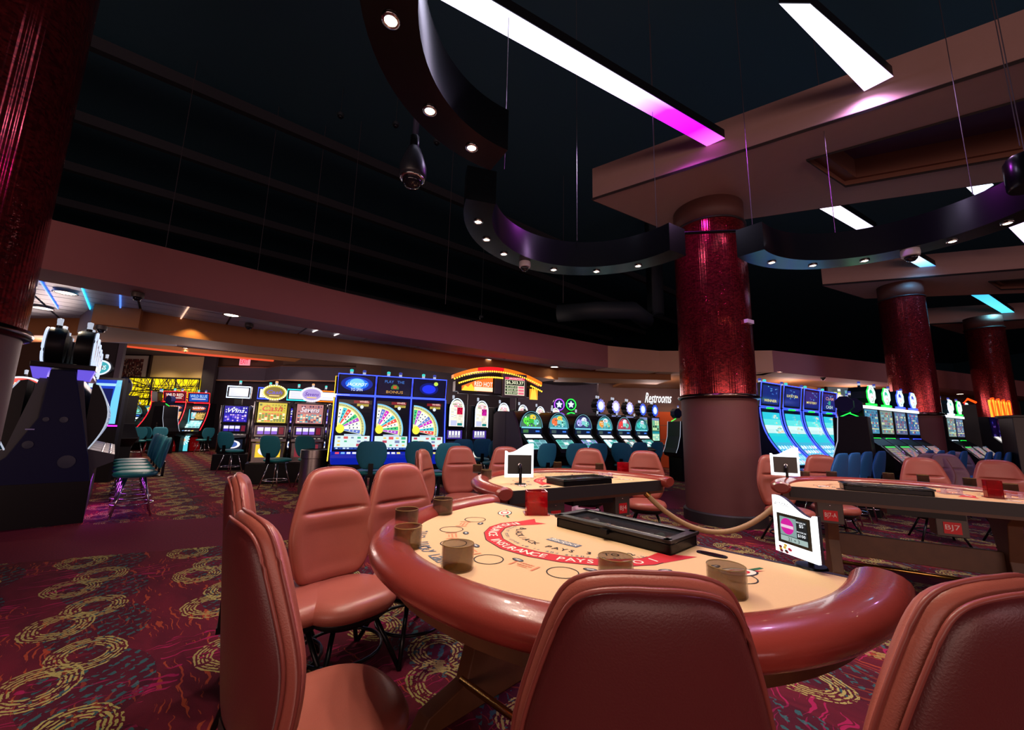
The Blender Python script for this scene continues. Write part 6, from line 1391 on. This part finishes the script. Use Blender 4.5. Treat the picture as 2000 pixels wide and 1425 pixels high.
BL_ = [((1665, 883), (-.62, 1), 'blue chair left of three in front of the octagon topped machines'), ((1690, 881), (-.62, 1), 'blue chair middle of three in front of the octagon topped machines'), ((1717, 880), (-.62, 1), 'blue chair right of three in front of the octagon topped machines'), ((1640, 884), (-.62, 1), 'blue chair behind the brown one right of the lit sign'),
       ((1810, 876), (-.62, 1), 'blue chair left of four under the second column'), ((1832, 875), (-.62, 1), 'blue chair second of four under the second column'), ((1852, 874), (-.62, 1), 'blue chair third of four right of the second column'), ((1876, 873), (-.62, 1), 'blue chair fourth of four right of the second column'),
       ((1925, 872), (-.62, 1), 'blue chair in front of the flame topped machines, left'), ((1942, 873), (-.62, 1), 'blue chair in front of the flame topped machines, middle'), ((1962, 874), (-.62, 1), 'blue chair in front of the flame topped machines, right')]
def bluechair(l): return slot_chair(l, BLUEF, BLUEF, 'blue', 1.17, 'blue slot machine chairs')
for p, d, l in BL_: 
    q = at(*p, 1.17)
    if q.length > 11: q = gp(p[0], 860, 8.3)
    put('blue', bluechair, q, d, l, 'blue slot machine chairs')
# --- trash can
p = gp(615, 900, 8.6); zt = zat(615, 877, 8.6); t = thing('trash_can', 'brushed steel round trash can left of the wheel machines', 'trash can', (p.x, p.y, 0))
MB().lathe([(.0001, .0), (.27, 0), (.27, zt - .18), (.285, zt - .17), (.285, zt - .01), (.275, zt)], STEEL, 40).build('body', t, True, ang=40); MB().lathe([(.275, zt), (.18, zt + .005), (.17, zt - .05), (.0001, zt - .06)], BLACKM, 40).build('lid', t, True, ang=40)
# --- picture, lattice, exit sign, restrooms lettering
g0 = gp(225, 700, 20.4); g1 = gp(293, 700, 20.4); z1 = zat(258, 692, 20.4); z0 = zat(258, 752, 20.4)
t = thing('framed_picture', 'large framed abstract picture on the beige wall', 'picture', ((g0.x + g1.x) / 2, 20.45, (z0 + z1) / 2)); w = g1.x - g0.x; h = z1 - z0
MB().box(-w / 2, w / 2, -.03, .05, -h / 2, h / 2, mat('mat_board', (196, 180, 168), .8)).build('mat_board', t)
mb = MB()
for q in ((-w / 2 - .05, w / 2 + .05, h / 2 - .05, h / 2 + .05), (-w / 2 - .05, w / 2 + .05, -h / 2 - .05, -h / 2 + .05), (w / 2 - .05, w / 2 + .06, -h / 2, h / 2), (-w / 2 - .06, -w / 2 + .05, -h / 2, h / 2)): mb.box(q[0], q[1], -.07, .05, q[2], q[3], mat('frame_dark', (40, 26, 24), .4))
mb.build('frame', t)
mb = MB(); fn = flat(-.1, -.035, -.05, w * .76, h * .78); cells(mb, fn, 0, 0, 1, 1, 22, 16, [(120, 60, 50), (70, 40, 40), (150, 110, 90), (90, 30, 34), (190, 170, 150), (60, 50, 50)], random.Random(12), (100, 60, 54), .05, .003)
for q in range(len(mb.f)): mb.m[q] = mb.mi(PRINT)
mb.build('artwork', t)
ga = gp(243, 760, 20.2); gb = gp(384, 760, 20.2); za = zat(315, 739, 20.2); zb = zat(315, 795, 20.2)
t = thing('lattice_panel', 'glowing yellow panel crossed by black lattice lines', 'panel', ((ga.x + gb.x) / 2, 20.35, (za + zb) / 2)); w = gb.x - ga.x; h = za - zb
MB().box(-w / 2, w / 2, 0, .06, -h / 2, h / 2, YELP).build('lit_panel', t); rnd = random.Random(31)
for i in range(95):
    sd = rnd.random() * 4; P = []
    for e_ in (rnd.random(), rnd.random()):
        pass
    a = (-w / 2 + rnd.random() * w, rnd.choice((-h / 2, h / 2))); b = (a[0] + (rnd.random() - .5) * 2.4, -a[1]); b = (max(-w / 2, min(w / 2, b[0])), b[1])
    if i % 4 == 0: a = (-w / 2, (rnd.random() - .5) * h); b = (w / 2, (rnd.random() - .5) * h)
    mb = MB(); mb.tube([(a[0], -.03, a[1]), (b[0], -.03, b[1])], .009 + .006 * rnd.random(), TRIMD, 4); mb.build('lattice_bar', t)
mb = MB()
for x in (-w / 2, -w / 6, w / 6, w / 2): mb.box(x - .02, x + .02, -.05, 0, -h / 2, h / 2, TRIMD)
mb.box(-w / 2, w / 2, -.05, .02, h / 2, h / 2 + .08, TRIMD); mb.box(-w / 2, w / 2, -.05, .02, -h / 2 - .08, -h / 2, TRIMD); mb.build('frame', t)
g = gp(478, 706, 20.6); t = thing('exit_sign', 'pink lit exit sign hanging over the dark recess', 'sign', (g.x, g.y, zat(478, 706, 20.6)))
MB().box(-.26, .26, -.02, .05, -.19, .19, EXITW).build('lit_box', t); mb = MB(); fn = flat(0, -.022, 0, .4, .24); ptext(mb, fn, 'EXIT', 0, 0, 1, 1, None, .002, EXITR, off=.02); mb.build('lettering', t)
MB().box(-.02, .02, .0, .03, .19, 1.2, BLACKM).build('hanger', t)
ga = gp(1258, 780, 16.4); gb = gp(1311, 776, 16.4); t = thing('restrooms_sign', 'white glowing script lettering reading Restrooms on the wall', 'sign', ((ga.x + gb.x) / 2 * 16.86 / 16.4, 16.86, zat(1284, 777, 16.86)), -.02)
w = (gb.x - ga.x) * 1.0; sg = lambda u, v, n: ((u - .5) * w, -n, (v - .5) * .42)
mb = MB(); ptext(mb, sg, 'Restrooms', 0, 0, 1, 1, None, .06, SIGNW, shear=.45, off=.0); f_ = list(mb.v); mb.build('letter_faces', t)
mb = MB(); ptext(mb, sg, 'Restrooms', -.005, -.02, 1.005, .98, None, .03, mat('letter_return', (70, 90, 80), .4), shear=.45, off=.0); mb.build('letter_backs', t)
ga = gp(1284, 830, 16.2); gb = gp(1320, 830, 16.2); t = thing('orange_panel', 'orange board wall beneath the restrooms lettering', 'panel', ((ga.x + gb.x) / 2, 16.4, 0)); hh = zat(1300, 803, 16.2)
for i in range(4): MB().box(-(gb.x - ga.x) / 2, (gb.x - ga.x) / 2, 0, .05, hh * i / 4 + .01, hh * (i + 1) / 4 - .01, ORANGE).build('board', t)
# magenta under-glow lamp of the left bank
l = bpy.data.lights.new('toe_lamp', 'AREA'); l.energy = 7; l.color = (.75, .1, 1); l.shape = 'RECTANGLE'; l.size = 1.2; l.size_y = .1
o = bpy.data.objects.new('toe_lamp', l); COL.objects.link(o); o.location = (BC.x + bd.x * .9 + .02, BC.y + bd.y * .9 + .05, .52); o.rotation_euler = (0, 0, math.atan2(bd.y, bd.x))

# ================================================================== bake survey units into metres
for me in bpy.data.meshes: me.transform(Matrix.Scale(K, 4))
for o in bpy.data.objects: o.location = o.location * K
for l in bpy.data.lights:
    l.energy *= K * K
    if l.type == 'AREA': l.size *= K; l.size_y *= K
    else: l.shadow_soft_size *= K
